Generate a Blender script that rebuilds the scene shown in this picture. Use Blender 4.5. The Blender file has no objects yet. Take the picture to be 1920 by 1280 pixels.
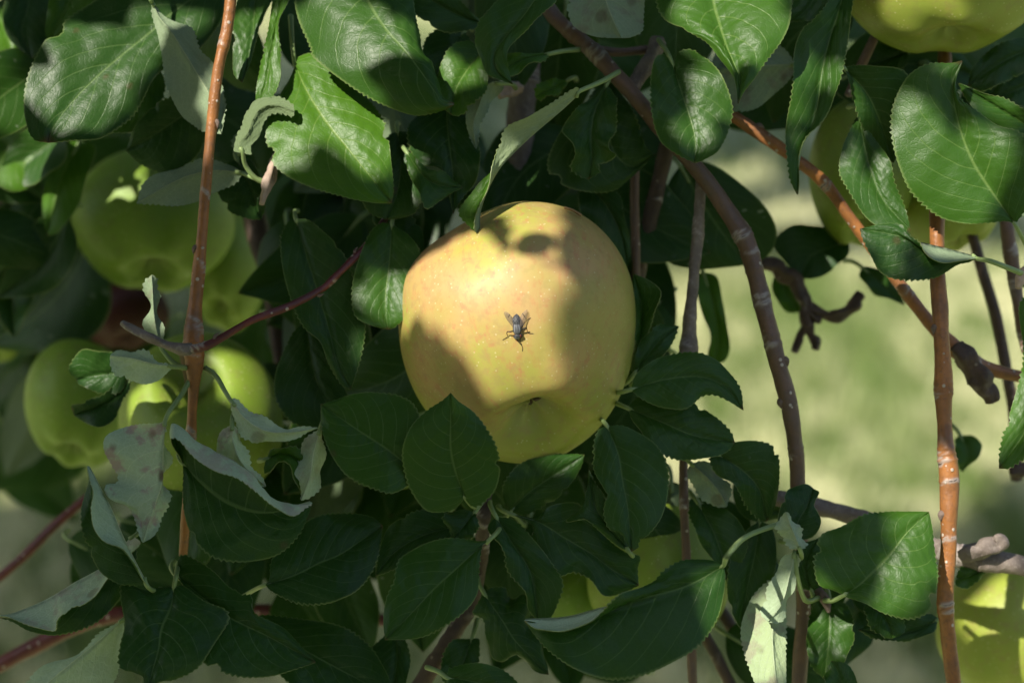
import bpy, math, random
import numpy as np
from mathutils import Vector, Matrix
from mathutils.bvhtree import BVHTree
from mathutils import noise as mnoise
sc = bpy.context.scene
COL = sc.collection
R = math.radians
rng = np.random.default_rng(7)
random.seed(7)

# ------------------------------------------------------------------ camera
LENS, SENS, PITCH, DIST, H0 = 70.0, 36.0, R(18), 0.68, 1.15
APC = Vector((0, 0, H0))                       # centre of the main apple
rv = Vector((1, 0, 0))
bv = Vector((0, -math.cos(PITCH), math.sin(PITCH)))   # from the scene back to the camera
uv_ = Vector((0, math.sin(PITCH), math.cos(PITCH)))
AXC = 972 / 1920 - .5
CAM = APC + bv * DIST
NR, NU_, NB, NC = (np.array(v) for v in (rv, uv_, bv, CAM))
def P(x, y, z=0.0):
    """point seen at pixel (x, y) of the 1920 px photo, z centimetres nearer than the main apple's centre"""
    d = DIST - z * .01
    w = d * SENS / LENS / 1920
    return NC - NB * d + NR * ((x - 960) * w) + NU_ * ((640 - y) * w)
def PX(z=0.0):
    return (DIST - z * .01) * SENS / LENS / 1920
cd = bpy.data.cameras.new("camera"); cam = bpy.data.objects.new("camera", cd); COL.objects.link(cam)
cam.matrix_world = Matrix(((rv.x, uv_.x, bv.x, CAM.x), (rv.y, uv_.y, bv.y, CAM.y), (rv.z, uv_.z, bv.z, CAM.z), (0, 0, 0, 1)))
cd.lens, cd.sensor_width, cd.clip_start, cd.clip_end = LENS, SENS, .01, 2000
cd.dof.use_dof = True; cd.dof.focus_distance = DIST - .032; cd.dof.aperture_fstop = 6.3; cd.dof.aperture_blades = 9
sc.camera = cam
# ------------------------------------------------------------------ light
SUNC = Vector((-.42, .50, .72)).normalized()
SUN = (rv * SUNC.x + uv_ * SUNC.y + bv * SUNC.z).normalized()
NS = np.array(SUN)
EL = math.asin(SUN.z)
world = bpy.data.worlds.new("World"); sc.world = world; world.use_nodes = True
wn = world.node_tree
bg = wn.nodes["Background"]; sky = wn.nodes.new("ShaderNodeTexSky")
sky.sky_type = 'NISHITA'; sky.sun_disc = False; sky.sun_elevation = EL
sky.sun_rotation = math.atan2(SUN.x, SUN.y)
sky.dust_density = 2.5; sky.ozone_density = .6
bg.inputs[1].default_value = .145
wn.links.new(sky.outputs[0], bg.inputs[0])
sd = bpy.data.lights.new("sun", 'SUN'); so = bpy.data.objects.new("sun", sd); COL.objects.link(so)
sd.energy, sd.angle, sd.color = 5.0, R(.53), (1, .93, .82)
so.rotation_euler = SUN.to_track_quat('Z', 'Y').to_euler()
so.location = (0, 0, 6)
sc.view_settings.view_transform = 'Standard'; sc.view_settings.look = 'None'
sc.view_settings.exposure = .68; sc.view_settings.gamma = 1
sc.cycles.use_denoising = True
sc.cycles.max_bounces = 8; sc.cycles.diffuse_bounces = 4; sc.cycles.transparent_max_bounces = 8

# ------------------------------------------------------------------ node helper
class NT:
    def __init__(s, name):
        s.m = bpy.data.materials.new(name); s.m.use_nodes = True
        s.t = s.m.node_tree; s.t.nodes.clear()
        s.out = s.t.nodes.new("ShaderNodeOutputMaterial")
    def n(s, typ, ins=None, **kw):
        nd = s.t.nodes.new("ShaderNode" + typ)
        for k, v in kw.items(): setattr(nd, k, v)
        for k, v in (ins or {}).items():
            if isinstance(v, bpy.types.NodeSocket): s.t.links.new(v, nd.inputs[k])
            else: nd.inputs[k].default_value = v
        return nd
    def math(s, op, a, b=0.0, c=0.0, clamp=False):
        return s.n("Math", {0: a, 1: b, 2: c}, operation=op, use_clamp=clamp).outputs[0]
    def mix(s, f, a, b, blend='MIX'):
        def c4(v): return v if isinstance(v, bpy.types.NodeSocket) else (*v, 1)
        return s.n("Mix", {0: f, 6: c4(a), 7: c4(b)}, data_type='RGBA', blend_type=blend).outputs[2]
    def ramp(s, f, lo, hi, to0=0.0, to1=1.0, smooth=True):
        return s.n("MapRange", {0: f, 1: lo, 2: hi, 3: to0, 4: to1}, interpolation_type='SMOOTHSTEP' if smooth else 'LINEAR').outputs[0]
    def noise(s, vec, scale, det=3, rough=.5, dist=0.0):
        return s.n("TexNoise", {'Vector': vec, 'Scale': scale, 'Detail': det, 'Roughness': rough, 'Distortion': dist})
    def coord(s): return s.n("TexCoord").outputs['Object']
    def attr(s, name, typ='OBJECT'): return s.n("Attribute", attribute_name=name, attribute_type=typ).outputs['Fac']
    def bump(s, h, dist, strength=1.0, normal=None):
        d = {'Height': h, 'Distance': dist, 'Strength': strength}
        if normal is not None: d['Normal'] = normal
        return s.n("Bump", d).outputs[0]
    def surf(s, sh): s.t.links.new(sh, s.out.inputs[0]); return s.m
    def pbsdf(s, **kw): return s.n("BsdfPrincipled", kw).outputs[0]

def leaf_mat(name, under):
    t = NT(name)
    uv = t.n("UVMap", uv_map="leaf").outputs[0]
    sp = t.n("SeparateXYZ", {0: uv})
    u, v0 = sp.outputs[0], sp.outputs[1]
    v = t.math('MULTIPLY_ADD', v0, 2.0, -1.0)
    av = t.math('ABSOLUTE', v)
    side = t.math('GREATER_THAN', v, 0.0)
    obc = t.coord()
    wob = t.noise(obc, 60, 2).outputs[0]
    ph = t.math('MULTIPLY_ADD', av, -.30, u)
    ph = t.math('MULTIPLY_ADD', t.math('MULTIPLY', av, av), -.10, ph)
    ph = t.math('MULTIPLY_ADD', wob, .05, ph)
    ph = t.math('MULTIPLY', ph, 8.0)
    ph = t.math('MULTIPLY_ADD', side, .45, ph)
    fr = t.math('ABSOLUTE', t.math('SUBTRACT', t.math('FRACT', ph), .5))       # .5 on a vein, 0 between
    wid = t.math('MULTIPLY_ADD', av, -.03, .062)
    lat = t.math('SUBTRACT', 1.0, t.math('DIVIDE', t.math('SUBTRACT', .5, fr), wid), clamp=True)
    lat = t.math('MULTIPLY', lat, t.ramp(av, 1.0, .75))
    midw = t.math('MULTIPLY_ADD', u, -.028, .042)
    mid = t.math('SUBTRACT', 1.0, t.math('DIVIDE', av, midw), clamp=True)
    mid = t.math('POWER', mid, .6)
    dv = t.n("VectorMath", {0: t.n("VectorMath", {0: t.noise(obc, 350, 2).outputs[1], 3: .0016}, operation='SCALE').outputs[0], 1: obc}, operation='ADD').outputs[0]
    vor = t.n("TexVoronoi", {'Vector': dv, 'Scale': 560.0, 'Randomness': 1.0}, feature='DISTANCE_TO_EDGE').outputs[0]
    vor2 = t.n("TexVoronoi", {'Vector': obc, 'Scale': 1150.0}, feature='DISTANCE_TO_EDGE').outputs[0]
    net = t.ramp(vor, 0.0, .16); net2 = t.ramp(vor2, 0.0, .2)
    big = t.noise(obc, 45, 3).outputs[0]
    spk = t.noise(obc, 700, 2).outputs[0]
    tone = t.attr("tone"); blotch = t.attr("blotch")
    rnd = t.n("ObjectInfo").outputs['Random']
    if not under:
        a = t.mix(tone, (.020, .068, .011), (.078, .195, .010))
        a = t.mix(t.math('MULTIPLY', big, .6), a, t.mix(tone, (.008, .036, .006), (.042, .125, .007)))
        a = t.mix(t.math('MULTIPLY', t.math('SUBTRACT', 1.0, net), .18), a, (.05, .11, .025))
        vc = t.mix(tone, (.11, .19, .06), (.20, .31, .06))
        a = t.mix(t.math('MULTIPLY', lat, .5), a, vc)
        a = t.mix(t.math('MULTIPLY', mid, .8), a, vc)
        edge = t.ramp(av, .955, .995)
        a = t.mix(t.math('MULTIPLY', edge, .65), a, (.17, .24, .07))
        dust = t.ramp(t.noise(obc, 130, 5, .7).outputs[0], .66, .76)
        a = t.mix(t.math('MULTIPLY', dust, t.math('MULTIPLY', rnd, .35)), a, (.22, .25, .2))
        sp1 = t.ramp(t.math('MULTIPLY_ADD', t.noise(obc, 160, 4, .7).outputs[0], .22, t.n("TexVoronoi", {'Vector': obc, 'Scale': 62.0}).outputs[0]), .24, .16)
        a = t.mix(t.math('MULTIPLY', sp1, t.math('MULTIPLY', blotch, .8)), a, (.09, .045, .02))
        tip = t.math('MULTIPLY', t.ramp(t.math('ADD', u, t.math('MULTIPLY', big, .08)), 1.0, 1.04), .8)
        a = t.mix(tip, a, (.10, .05, .02))
        tr = t.mix(.6, a, (.16, .36, .01))
        rough = t.math('MULTIPLY_ADD', spk, .16, .33)
        spec = .29; trf = .27
    else:
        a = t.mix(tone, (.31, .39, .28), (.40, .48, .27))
        a = t.mix(t.math('MULTIPLY', big, .5), a, (.25, .33, .22))
        a = t.mix(t.math('MULTIPLY', t.math('SUBTRACT', 1.0, net), .25), a, (.42, .49, .37))
        a = t.mix(t.math('MULTIPLY', lat, .5), a, (.48, .55, .40))
        a = t.mix(t.math('MULTIPLY', mid, .85), a, (.52, .57, .40))
        b1 = t.ramp(t.noise(obc, 110, 4, .6).outputs[0], .50, .62)
        a = t.mix(t.math('MULTIPLY', b1, t.math('MULTIPLY', blotch, .75)), a, (.27, .17, .19))
        sp1 = t.ramp(t.n("TexVoronoi", {'Vector': obc, 'Scale': 75.0}).outputs[0], .22, .12)
        a = t.mix(t.math('MULTIPLY', sp1, t.math('MULTIPLY', blotch, .8)), a, (.10, .055, .04))
        a = t.mix(1.0, a, t.mix(t.attr('pale'), (.42, .48, .36), (1.55, 1.57, 1.48)), 'MULTIPLY')
        tr = t.mix(.6, a, (.16, .30, .04))
        rough = t.math('MULTIPLY_ADD', spk, .2, .62)
        spec = .25; trf = .22
    h = t.math('MULTIPLY_ADD', net2, .25, t.math('MULTIPLY', net, .75))
    s = -1.0 if not under else 1.1
    h = t.math('MULTIPLY_ADD', lat, 1.5 * s, h)
    h = t.math('MULTIPLY_ADD', mid, 2.5 * s, h)
    h = t.math('MULTIPLY_ADD', spk, .35, h)
    bm = t.bump(h, .00005 if not under else .0001, .6)
    p = t.pbsdf(**{'Base Color': a, 'Roughness': rough, 'Specular IOR Level': spec, 'Normal': bm})
    tl = t.n("BsdfTranslucent", {'Color': tr, 'Normal': bm}).outputs[0]
    return t.surf(t.n("MixShader", {0: trf, 1: p, 2: tl}).outputs[0])

def simple_leaf(name):           # overhead foliage
    t = NT(name)
    a = t.mix(t.noise(t.coord(), 9, 2).outputs[0], (.02, .055, .012), (.05, .11, .015))
    p = t.pbsdf(**{'Base Color': a, 'Roughness': .4})
    tl = t.n("BsdfTranslucent", {'Color': (.08, .2, .012, 1)}).outputs[0]
    return t.surf(t.n("MixShader", {0: .2, 1: p, 2: tl}).outputs[0])

def apple_mat(name):
    t = NT(name)
    uv = t.n("UVMap", uv_map="skin").outputs[0]                 # x: angle round the core, y: stem 0 .. calyx 1
    sp = t.n("SeparateXYZ", {0: uv})
    obc = t.coord()
    # coordinates on the unit ring so that streaks run stem to calyx without a seam
    ang = t.math('MULTIPLY', sp.outputs[0], 2 * math.pi)
    cs = t.n("CombineXYZ", {0: t.math('COSINE', ang), 1: t.math('SINE', ang), 2: t.math('MULTIPLY', sp.outputs[1], 1.0)}).outputs[0]
    st1 = t.noise(cs, 13, 5, .7, .3).outputs[0]
    st2 = t.noise(cs, 40, 4, .7).outputs[0]
    soft = t.noise(obc, 32, 3).outputs[0]
    mott = t.noise(obc, 260, 4, .65).outputs[0]
    bl = t.attr("blush"); yl = t.attr("ripe")
    base = t.mix(yl, (.13, .245, .014), (.34, .36, .055))
    base = t.mix(t.ramp(soft, .45, .7), base, t.mix(yl, (.11, .22, .018), (.25, .31, .04)))
    base = t.mix(t.math('MULTIPLY', mott, .35), base, t.mix(yl, (.21, .30, .05), (.42, .39, .11)))
    bm_ = t.attr("blush_mask", 'GEOMETRY')
    m = t.math('MULTIPLY', t.ramp(soft, .22, .56), bm_)
    base = t.mix(t.math('MULTIPLY', t.math('MULTIPLY', m, bl), .78, clamp=True), base, (.50, .29, .14))
    streak = t.math('MULTIPLY', t.ramp(st1, .46, .70), t.ramp(st2, .36, .62))
    streak = t.math('MULTIPLY', streak, t.math('MULTIPLY', bl, bm_))
    base = t.mix(t.math('MULTIPLY', streak, .55, clamp=True), base, (.48, .17, .085))
    base = t.mix(t.math('MULTIPLY', t.ramp(mott, .50, .64), .42), base, t.mix(yl, (.12, .17, .03), (.36, .24, .10)))
    vo = t.n("TexVoronoi", {'Vector': obc, 'Scale': 560.0, 'Randomness': 1.0})
    dots = t.math('MULTIPLY', t.ramp(vo.outputs[0], .22, .10), t.math('GREATER_THAN', t.n("SeparateXYZ", {0: vo.outputs[1]}).outputs[0], .35))
    base = t.mix(t.math('MULTIPLY', dots, .34), base, (.74, .68, .45))
    cal = t.ramp(sp.outputs[1], .90, .985)
    base = t.mix(t.math('MULTIPLY', cal, .55), base, t.mix(mott, (.33, .40, .13), (.50, .50, .26)))
    rus = t.math('MULTIPLY', t.ramp(sp.outputs[1], .955, .99), t.ramp(mott, .45, .6))
    base = t.mix(t.math('MULTIPLY', rus, .7), base, (.22, .17, .09))
    fleck = t.math('MULTIPLY', t.ramp(t.noise(obc, 330, 4, .65).outputs[0], .52, .66), t.math('MULTIPLY', bl, bm_))
    base = t.mix(t.math('MULTIPLY', t.math('MULTIPLY', fleck, t.ramp(st1, .36, .56)), .6, clamp=True), base, (.44, .18, .09))
    grn = t.math('MULTIPLY', t.ramp(t.noise(obc, 24, 3).outputs[0], .48, .64), .42)
    base = t.mix(grn, base, t.mix(yl, (.10, .2, .015), (.27, .33, .035)))
    scar = t.math('MULTIPLY', t.ramp(t.noise(obc, 55, 6, .75, .6).outputs[0], .68, .73), .35)
    base = t.mix(scar, base, (.5, .45, .28))
    h = t.math('MULTIPLY_ADD', dots, .5, t.noise(obc, 500, 3).outputs[0])
    nb = t.bump(h, .00012, .5)
    return t.surf(t.pbsdf(**{'Base Color': base, 'Roughness': t.math('MULTIPLY_ADD', mott, .22, .40), 'Specular IOR Level': .4, 'Normal': nb,
                             'Subsurface Weight': .08, 'Subsurface Radius': (.006, .005, .0015), 'Subsurface Scale': .5}))

def bark_mat(name, c1, c2, cs, rough=.42, dots=1.0, bump=.0004):
    t = NT(name)
    obc = t.coord()
    n1 = t.noise(obc, 90, 5, .6).outputs[0]; n2 = t.noise(obc, 600, 4, .65).outputs[0]
    a = t.mix(t.ramp(n1, .3, .7), c1, c2)
    a = t.mix(t.math('MULTIPLY', t.ramp(n2, .5, .7), .45), a, cs)
    ring = t.attr("ring", 'GEOMETRY')
    a = t.mix(t.math('MULTIPLY', t.math('MULTIPLY', t.ramp(ring, .15, .6), t.ramp(n2, .25, .45)), .8), a, (.33, .29, .26))
    crack = t.math('MULTIPLY', t.ramp(ring, .62, .85), t.ramp(n2, .36, .52))
    a = t.mix(t.math('MULTIPLY', crack, .9), a, (.035, .022, .016))
    gp = t.ramp(t.noise(obc, 45, 4, .6, .4).outputs[0], .58, .70)
    a = t.mix(t.math('MULTIPLY', gp, .75), a, (.19, .16, .14))
    vo = t.n("TexVoronoi", {'Vector': obc, 'Scale': 300.0})
    d = t.math('MULTIPLY', t.ramp(vo.outputs[0], .22, .13), t.math('GREATER_THAN', t.n("SeparateXYZ", {0: vo.outputs[1]}).outputs[0], .5))
    a = t.mix(t.math('MULTIPLY', d, .8 * dots), a, (.50, .45, .38))
    h = t.math('ADD', t.math('MULTIPLY', n2, 1.0), t.math('MULTIPLY', d, .8 * dots))
    return t.surf(t.pbsdf(**{'Base Color': a, 'Roughness': t.math('MULTIPLY_ADD', n2, .25, rough - .1), 'Specular IOR Level': .45, 'Normal': t.bump(h, bump, .7)}))

def plain(name, c, rough=.5, c2=None, sc_=300, spec=.4, bump=.0):
    t = NT(name)
    n = t.noise(t.coord(), sc_, 4, .6).outputs[0]
    a = t.mix(n, c, c2 or tuple(x * .6 for x in c))
    kw = {'Base Color': a, 'Roughness': rough, 'Specular IOR Level': spec}
    if bump: kw['Normal'] = t.bump(n, bump, .7)
    return t.surf(t.pbsdf(**kw))

M_TOP, M_UND = leaf_mat("leaf_upper_side", False), leaf_mat("leaf_underside", True)
M_EDGE = plain("leaf_margin", (.19, .25, .08), .5)
M_PET = plain("petiole_green", (.24, .32, .12), .45, (.16, .24, .09), 150)
M_CAN = simple_leaf("overhead_leaf")
M_APPLE = apple_mat("apple_skin")
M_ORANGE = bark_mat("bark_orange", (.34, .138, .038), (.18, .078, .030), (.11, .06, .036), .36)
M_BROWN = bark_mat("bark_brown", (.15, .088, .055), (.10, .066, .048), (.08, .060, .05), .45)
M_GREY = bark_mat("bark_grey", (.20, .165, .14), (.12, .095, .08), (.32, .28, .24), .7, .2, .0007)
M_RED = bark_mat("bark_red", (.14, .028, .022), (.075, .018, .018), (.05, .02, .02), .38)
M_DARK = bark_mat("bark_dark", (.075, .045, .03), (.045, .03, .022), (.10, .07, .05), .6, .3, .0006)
M_CALYX = plain("dried_calyx", (.06, .04, .028), .8, (.22, .17, .11), 500, .2, .0005)
M_HOLE = plain("calyx_hole_shade", (.03, .018, .01), .9)
M_STEM = plain("apple_stem", (.14, .08, .04), .6, (.08, .06, .03), 400)
M_BUD = plain("bud_scales", (.085, .055, .042), .8, (.22, .17, .14), 900, .3, .0005)
M_SCAR = plain("pale_cut_wood", (.52, .42, .34), .8, (.24, .16, .11), 400, .2, .0006)

# ------------------------------------------------------------------ object helpers
def link(o, parent=None):
    COL.objects.link(o)
    if parent is not None: o.parent = parent
    return o
def tag(o, label=None, cat=None, group=None, kind=None):
    for k, v in (("label", label), ("category", cat), ("group", group), ("kind", kind)):
        if v: o[k] = v
    return o
def empty(name, label, cat, loc, group=None):
    o = bpy.data.objects.new(name, None); o.empty_display_size = .01; o.location = loc
    link(o); tag(o, label, cat, group); return o
def mesh_np(name, V, F, mats, parent=None, fm=None, smooth=True, uvs=None, uvname="leaf", attrs=None, off=None):
    """V (n,3) array, F (m,4) or (m,3) int array; vertices are world positions, moved relative to the parent"""
    V = np.asarray(V, float)
    o_loc = np.array(parent.location) if parent is not None else (np.zeros(3) if off is None else np.asarray(off, float))
    F = np.asarray(F, dtype=np.int32)
    k = F.shape[1]
    me = bpy.data.meshes.new(name)
    me.vertices.add(len(V)); me.vertices.foreach_set("co", (V - o_loc).astype(np.float32).ravel())
    me.loops.add(F.size); me.loops.foreach_set("vertex_index", F.ravel())
    me.polygons.add(len(F)); me.polygons.foreach_set("loop_start", np.arange(0, F.size, k, dtype=np.int32))
    try: me.polygons.foreach_set("loop_total", np.full(len(F), k, dtype=np.int32))
    except Exception: pass
    for m in mats: me.materials.append(m)
    if fm is not None: me.polygons.foreach_set("material_index", np.asarray(fm, dtype=np.int32))
    me.polygons.foreach_set("use_smooth", np.full(len(F), bool(smooth)))
    if uvs is not None:
        l = me.uv_layers.new(name=uvname); l.data.foreach_set("uv", np.asarray(uvs, np.float32)[F.ravel()].ravel())
    for an, av in (attrs or {}).items():
        a = me.attributes.new(an, 'FLOAT', 'POINT'); a.data.foreach_set("value", np.asarray(av, np.float32))
    me.update(calc_edges=True); me.validate()
    o = bpy.data.objects.new(name, me)
    if parent is None: o.location = o_loc
    return link(o, parent)

def cr(pts, n):
    """n points evenly along a Catmull-Rom curve through pts"""
    p = np.asarray(pts, float)
    if len(p) == 2: return p[0] + (p[1] - p[0]) * np.linspace(0, 1, n)[:, None]
    q = np.vstack([2 * p[0] - p[1], p, 2 * p[-1] - p[-2]])
    out = []
    for i in range(len(p) - 1):
        a, b, c, d = q[i:i + 4]
        tt = np.linspace(0, 1, 24, endpoint=False)[:, None]
        out.append(.5 * (2 * b + (c - a) * tt + (2 * a - 5 * b + 4 * c - d) * tt ** 2 + (3 * b - a - 3 * c + d) * tt ** 3))
    out = np.vstack(out + [p[-1:]])
    s = np.r_[0, np.cumsum(np.linalg.norm(np.diff(out, axis=0), axis=1))]
    if s[-1] < 1e-9: return np.repeat(p[:1], n, 0)
    t = np.linspace(0, s[-1], n)
    return np.stack([np.interp(t, s, out[:, k]) for k in range(out.shape[1])], 1)

def tube_geo(pts, rad, n=10, seed=0, wob=0.0):
    p = np.asarray(pts, float); m = len(p)
    t = np.gradient(p, axis=0); t /= np.linalg.norm(t, axis=1)[:, None] + 1e-12
    a = np.cross(t[0], NB); a = a / (np.linalg.norm(a) + 1e-9)
    V = np.zeros((m, n, 3)); rg = np.random.default_rng(seed)
    ang = np.arange(n) * 2 * np.pi / n
    ph = rg.uniform(0, 6.28, 4)
    for i in range(m):
        a = a - t[i] * a.dot(t[i]); a /= np.linalg.norm(a) + 1e-12
        b = np.cross(t[i], a)
        if wob >= .045:                        # bark is never a clean cylinder
            nz = np.array([mnoise.noise(Vector((math.cos(g_) * 1.3 + seed * 3.1, math.sin(g_) * 1.3, float(i) * .085))) + .6 * mnoise.noise(Vector((math.cos(g_) * 3 + seed, math.sin(g_) * 3, float(i) * .23))) for g_ in ang])
        else: nz = 0
        rr = rad[i] * (1 + 1.3 * wob * nz + .6 * wob * (np.sin(2 * ang + ph[0] + i * .13) + .6 * np.sin(3 * ang + ph[1] - i * .21) + .5 * np.sin(ph[2] + i * .37)))
        V[i] = p[i] + (np.cos(ang) * rr)[:, None] * a + (np.sin(ang) * rr)[:, None] * b
    idx = np.arange(m * n).reshape(m, n)
    F = np.stack([idx[:-1], np.roll(idx, -1, 1)[:-1], np.roll(idx, -1, 1)[1:], idx[1:]], -1).reshape(-1, 4)
    V = V.reshape(-1, 3)
    V = np.vstack([V, p[0] - t[0] * rad[0] * .3, p[-1] + t[-1] * rad[-1] * .3])
    c0, c1 = m * n, m * n + 1
    cap = [[c0, idx[0][(j + 1) % n], idx[0][j], c0] for j in range(n)]
    cap += [[c1, idx[-1][j], idx[-1][(j + 1) % n], c1] for j in range(n)]
    return V, F, np.array(cap)
def tube(name, pts, rad, mat, parent=None, n=10, seed=0, wob=0.0, attr=None, off=None):
    V, F, cap = tube_geo(pts, rad, n, seed, wob)
    # caps as slim quads: split the fan centre
    Vc = np.vstack([V, V[-2:] + 1e-6])
    cap = cap.copy(); cap[:len(cap) // 2, 3] = len(V); cap[len(cap) // 2:, 3] = len(V) + 1
    F = np.vstack([F, cap])
    at = None
    if attr is not None: at = {"ring": np.r_[np.asarray(attr).ravel(), 0, 0, 0, 0]}
    return mesh_np(name, Vc, F, [mat], parent, attrs=at, off=off)

def pts_(s):
    return [tuple(float(q) for q in w.split(",")) for w in s.split()]

# ------------------------------------------------------------------ setting: ground and grass
t = NT("meadow_soil")
oc = t.coord()
mpc = t.n("Mapping", {'Vector': oc, 'Scale': (1, .27, 1)}).outputs[0]
a = t.mix(t.math('MULTIPLY', t.ramp(t.noise(mpc, 10.0, 5, .74).outputs[0], .43, .56), t.ramp(t.noise(mpc, 1.6, 2).outputs[0], .30, .48)), (.10, .15, .04), (.50, .49, .28))
a = t.mix(t.ramp(t.noise(oc, 9, 4).outputs[0], .5, .7), a, (.09, .12, .03))
t.surf(t.pbsdf(**{'Base Color': a, 'Roughness': .95, 'Specular IOR Level': .1}))
M_SOIL = t.m
g = 150
o = mesh_np("ground", [(-g, -g, 0), (g, -g, 0), (g, g, 0), (-g, g, 0)], [[0, 1, 2, 3]], [M_SOIL]); o["kind"] = "structure"
t = NT("meadow_grass")
ga = t.attr("shade", 'GEOMETRY')
mpc = t.n("Mapping", {'Vector': t.coord(), 'Scale': (1, .27, 1)}).outputs[0]
pch = t.math('MULTIPLY', t.ramp(t.noise(mpc, 10.0, 5, .74).outputs[0], .43, .56), t.ramp(t.noise(mpc, 1.6, 2).outputs[0], .30, .48))
a = t.mix(ga, (.085, .14, .03), (.21, .29, .08))
a = t.mix(t.math('MULTIPLY', pch, .97), a, (.68, .68, .40))
p = t.pbsdf(**{'Base Color': a, 'Roughness': .6, 'Specular IOR Level': .2})
tl = t.n("BsdfTranslucent", {'Color': a}).outputs[0]
M_GRASS = t.surf(t.n("MixShader", {0: .3, 1: p, 2: tl}).outputs[0])
NG = 42000
gy = 1.6 + 9.5 * rng.random(NG) ** 1.5
gx = (rng.random(NG) - .5) * 2 * (.55 + (gy + .7) * .33)
hh = rng.uniform(.03, .075, NG); an = rng.uniform(0, 6.28, NG); ln = rng.uniform(.2, .9, NG); wd = rng.uniform(.0015, .003, NG) * (1 + gy * .12)
base = np.stack([gx, gy, np.zeros(NG)], 1); dr = np.stack([np.cos(an), np.sin(an), 0 * an], 1); sd_ = np.stack([-np.sin(an), np.cos(an), 0 * an], 1)
up = np.array([0, 0, 1.0])
b0, b1 = base - sd_ * wd[:, None], base + sd_ * wd[:, None]
mm = base + dr * (hh * ln * .35)[:, None] + up * (hh * .65)[:, None]
tt = base + dr * (hh * ln)[:, None] + up * (hh * (1.05 - .35 * ln))[:, None]
V = np.stack([b0, b1, mm + sd_ * (wd * .75)[:, None], mm - sd_ * (wd * .75)[:, None], tt + sd_ * (wd * .1)[:, None], tt - sd_ * (wd * .1)[:, None]], 1).reshape(-1, 3)
i0 = np.arange(NG)[:, None] * 6
F = np.vstack([i0 + np.array([[0, 1, 2, 3]]), i0 + np.array([[3, 2, 4, 5]])])
o = mesh_np("grass", V, F, [M_GRASS], attrs={"shade": np.repeat(rng.random(NG), 6)})
tag(o, "dry sunlit meadow grass far behind the apple branches", "grass", kind="stuff")

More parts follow.
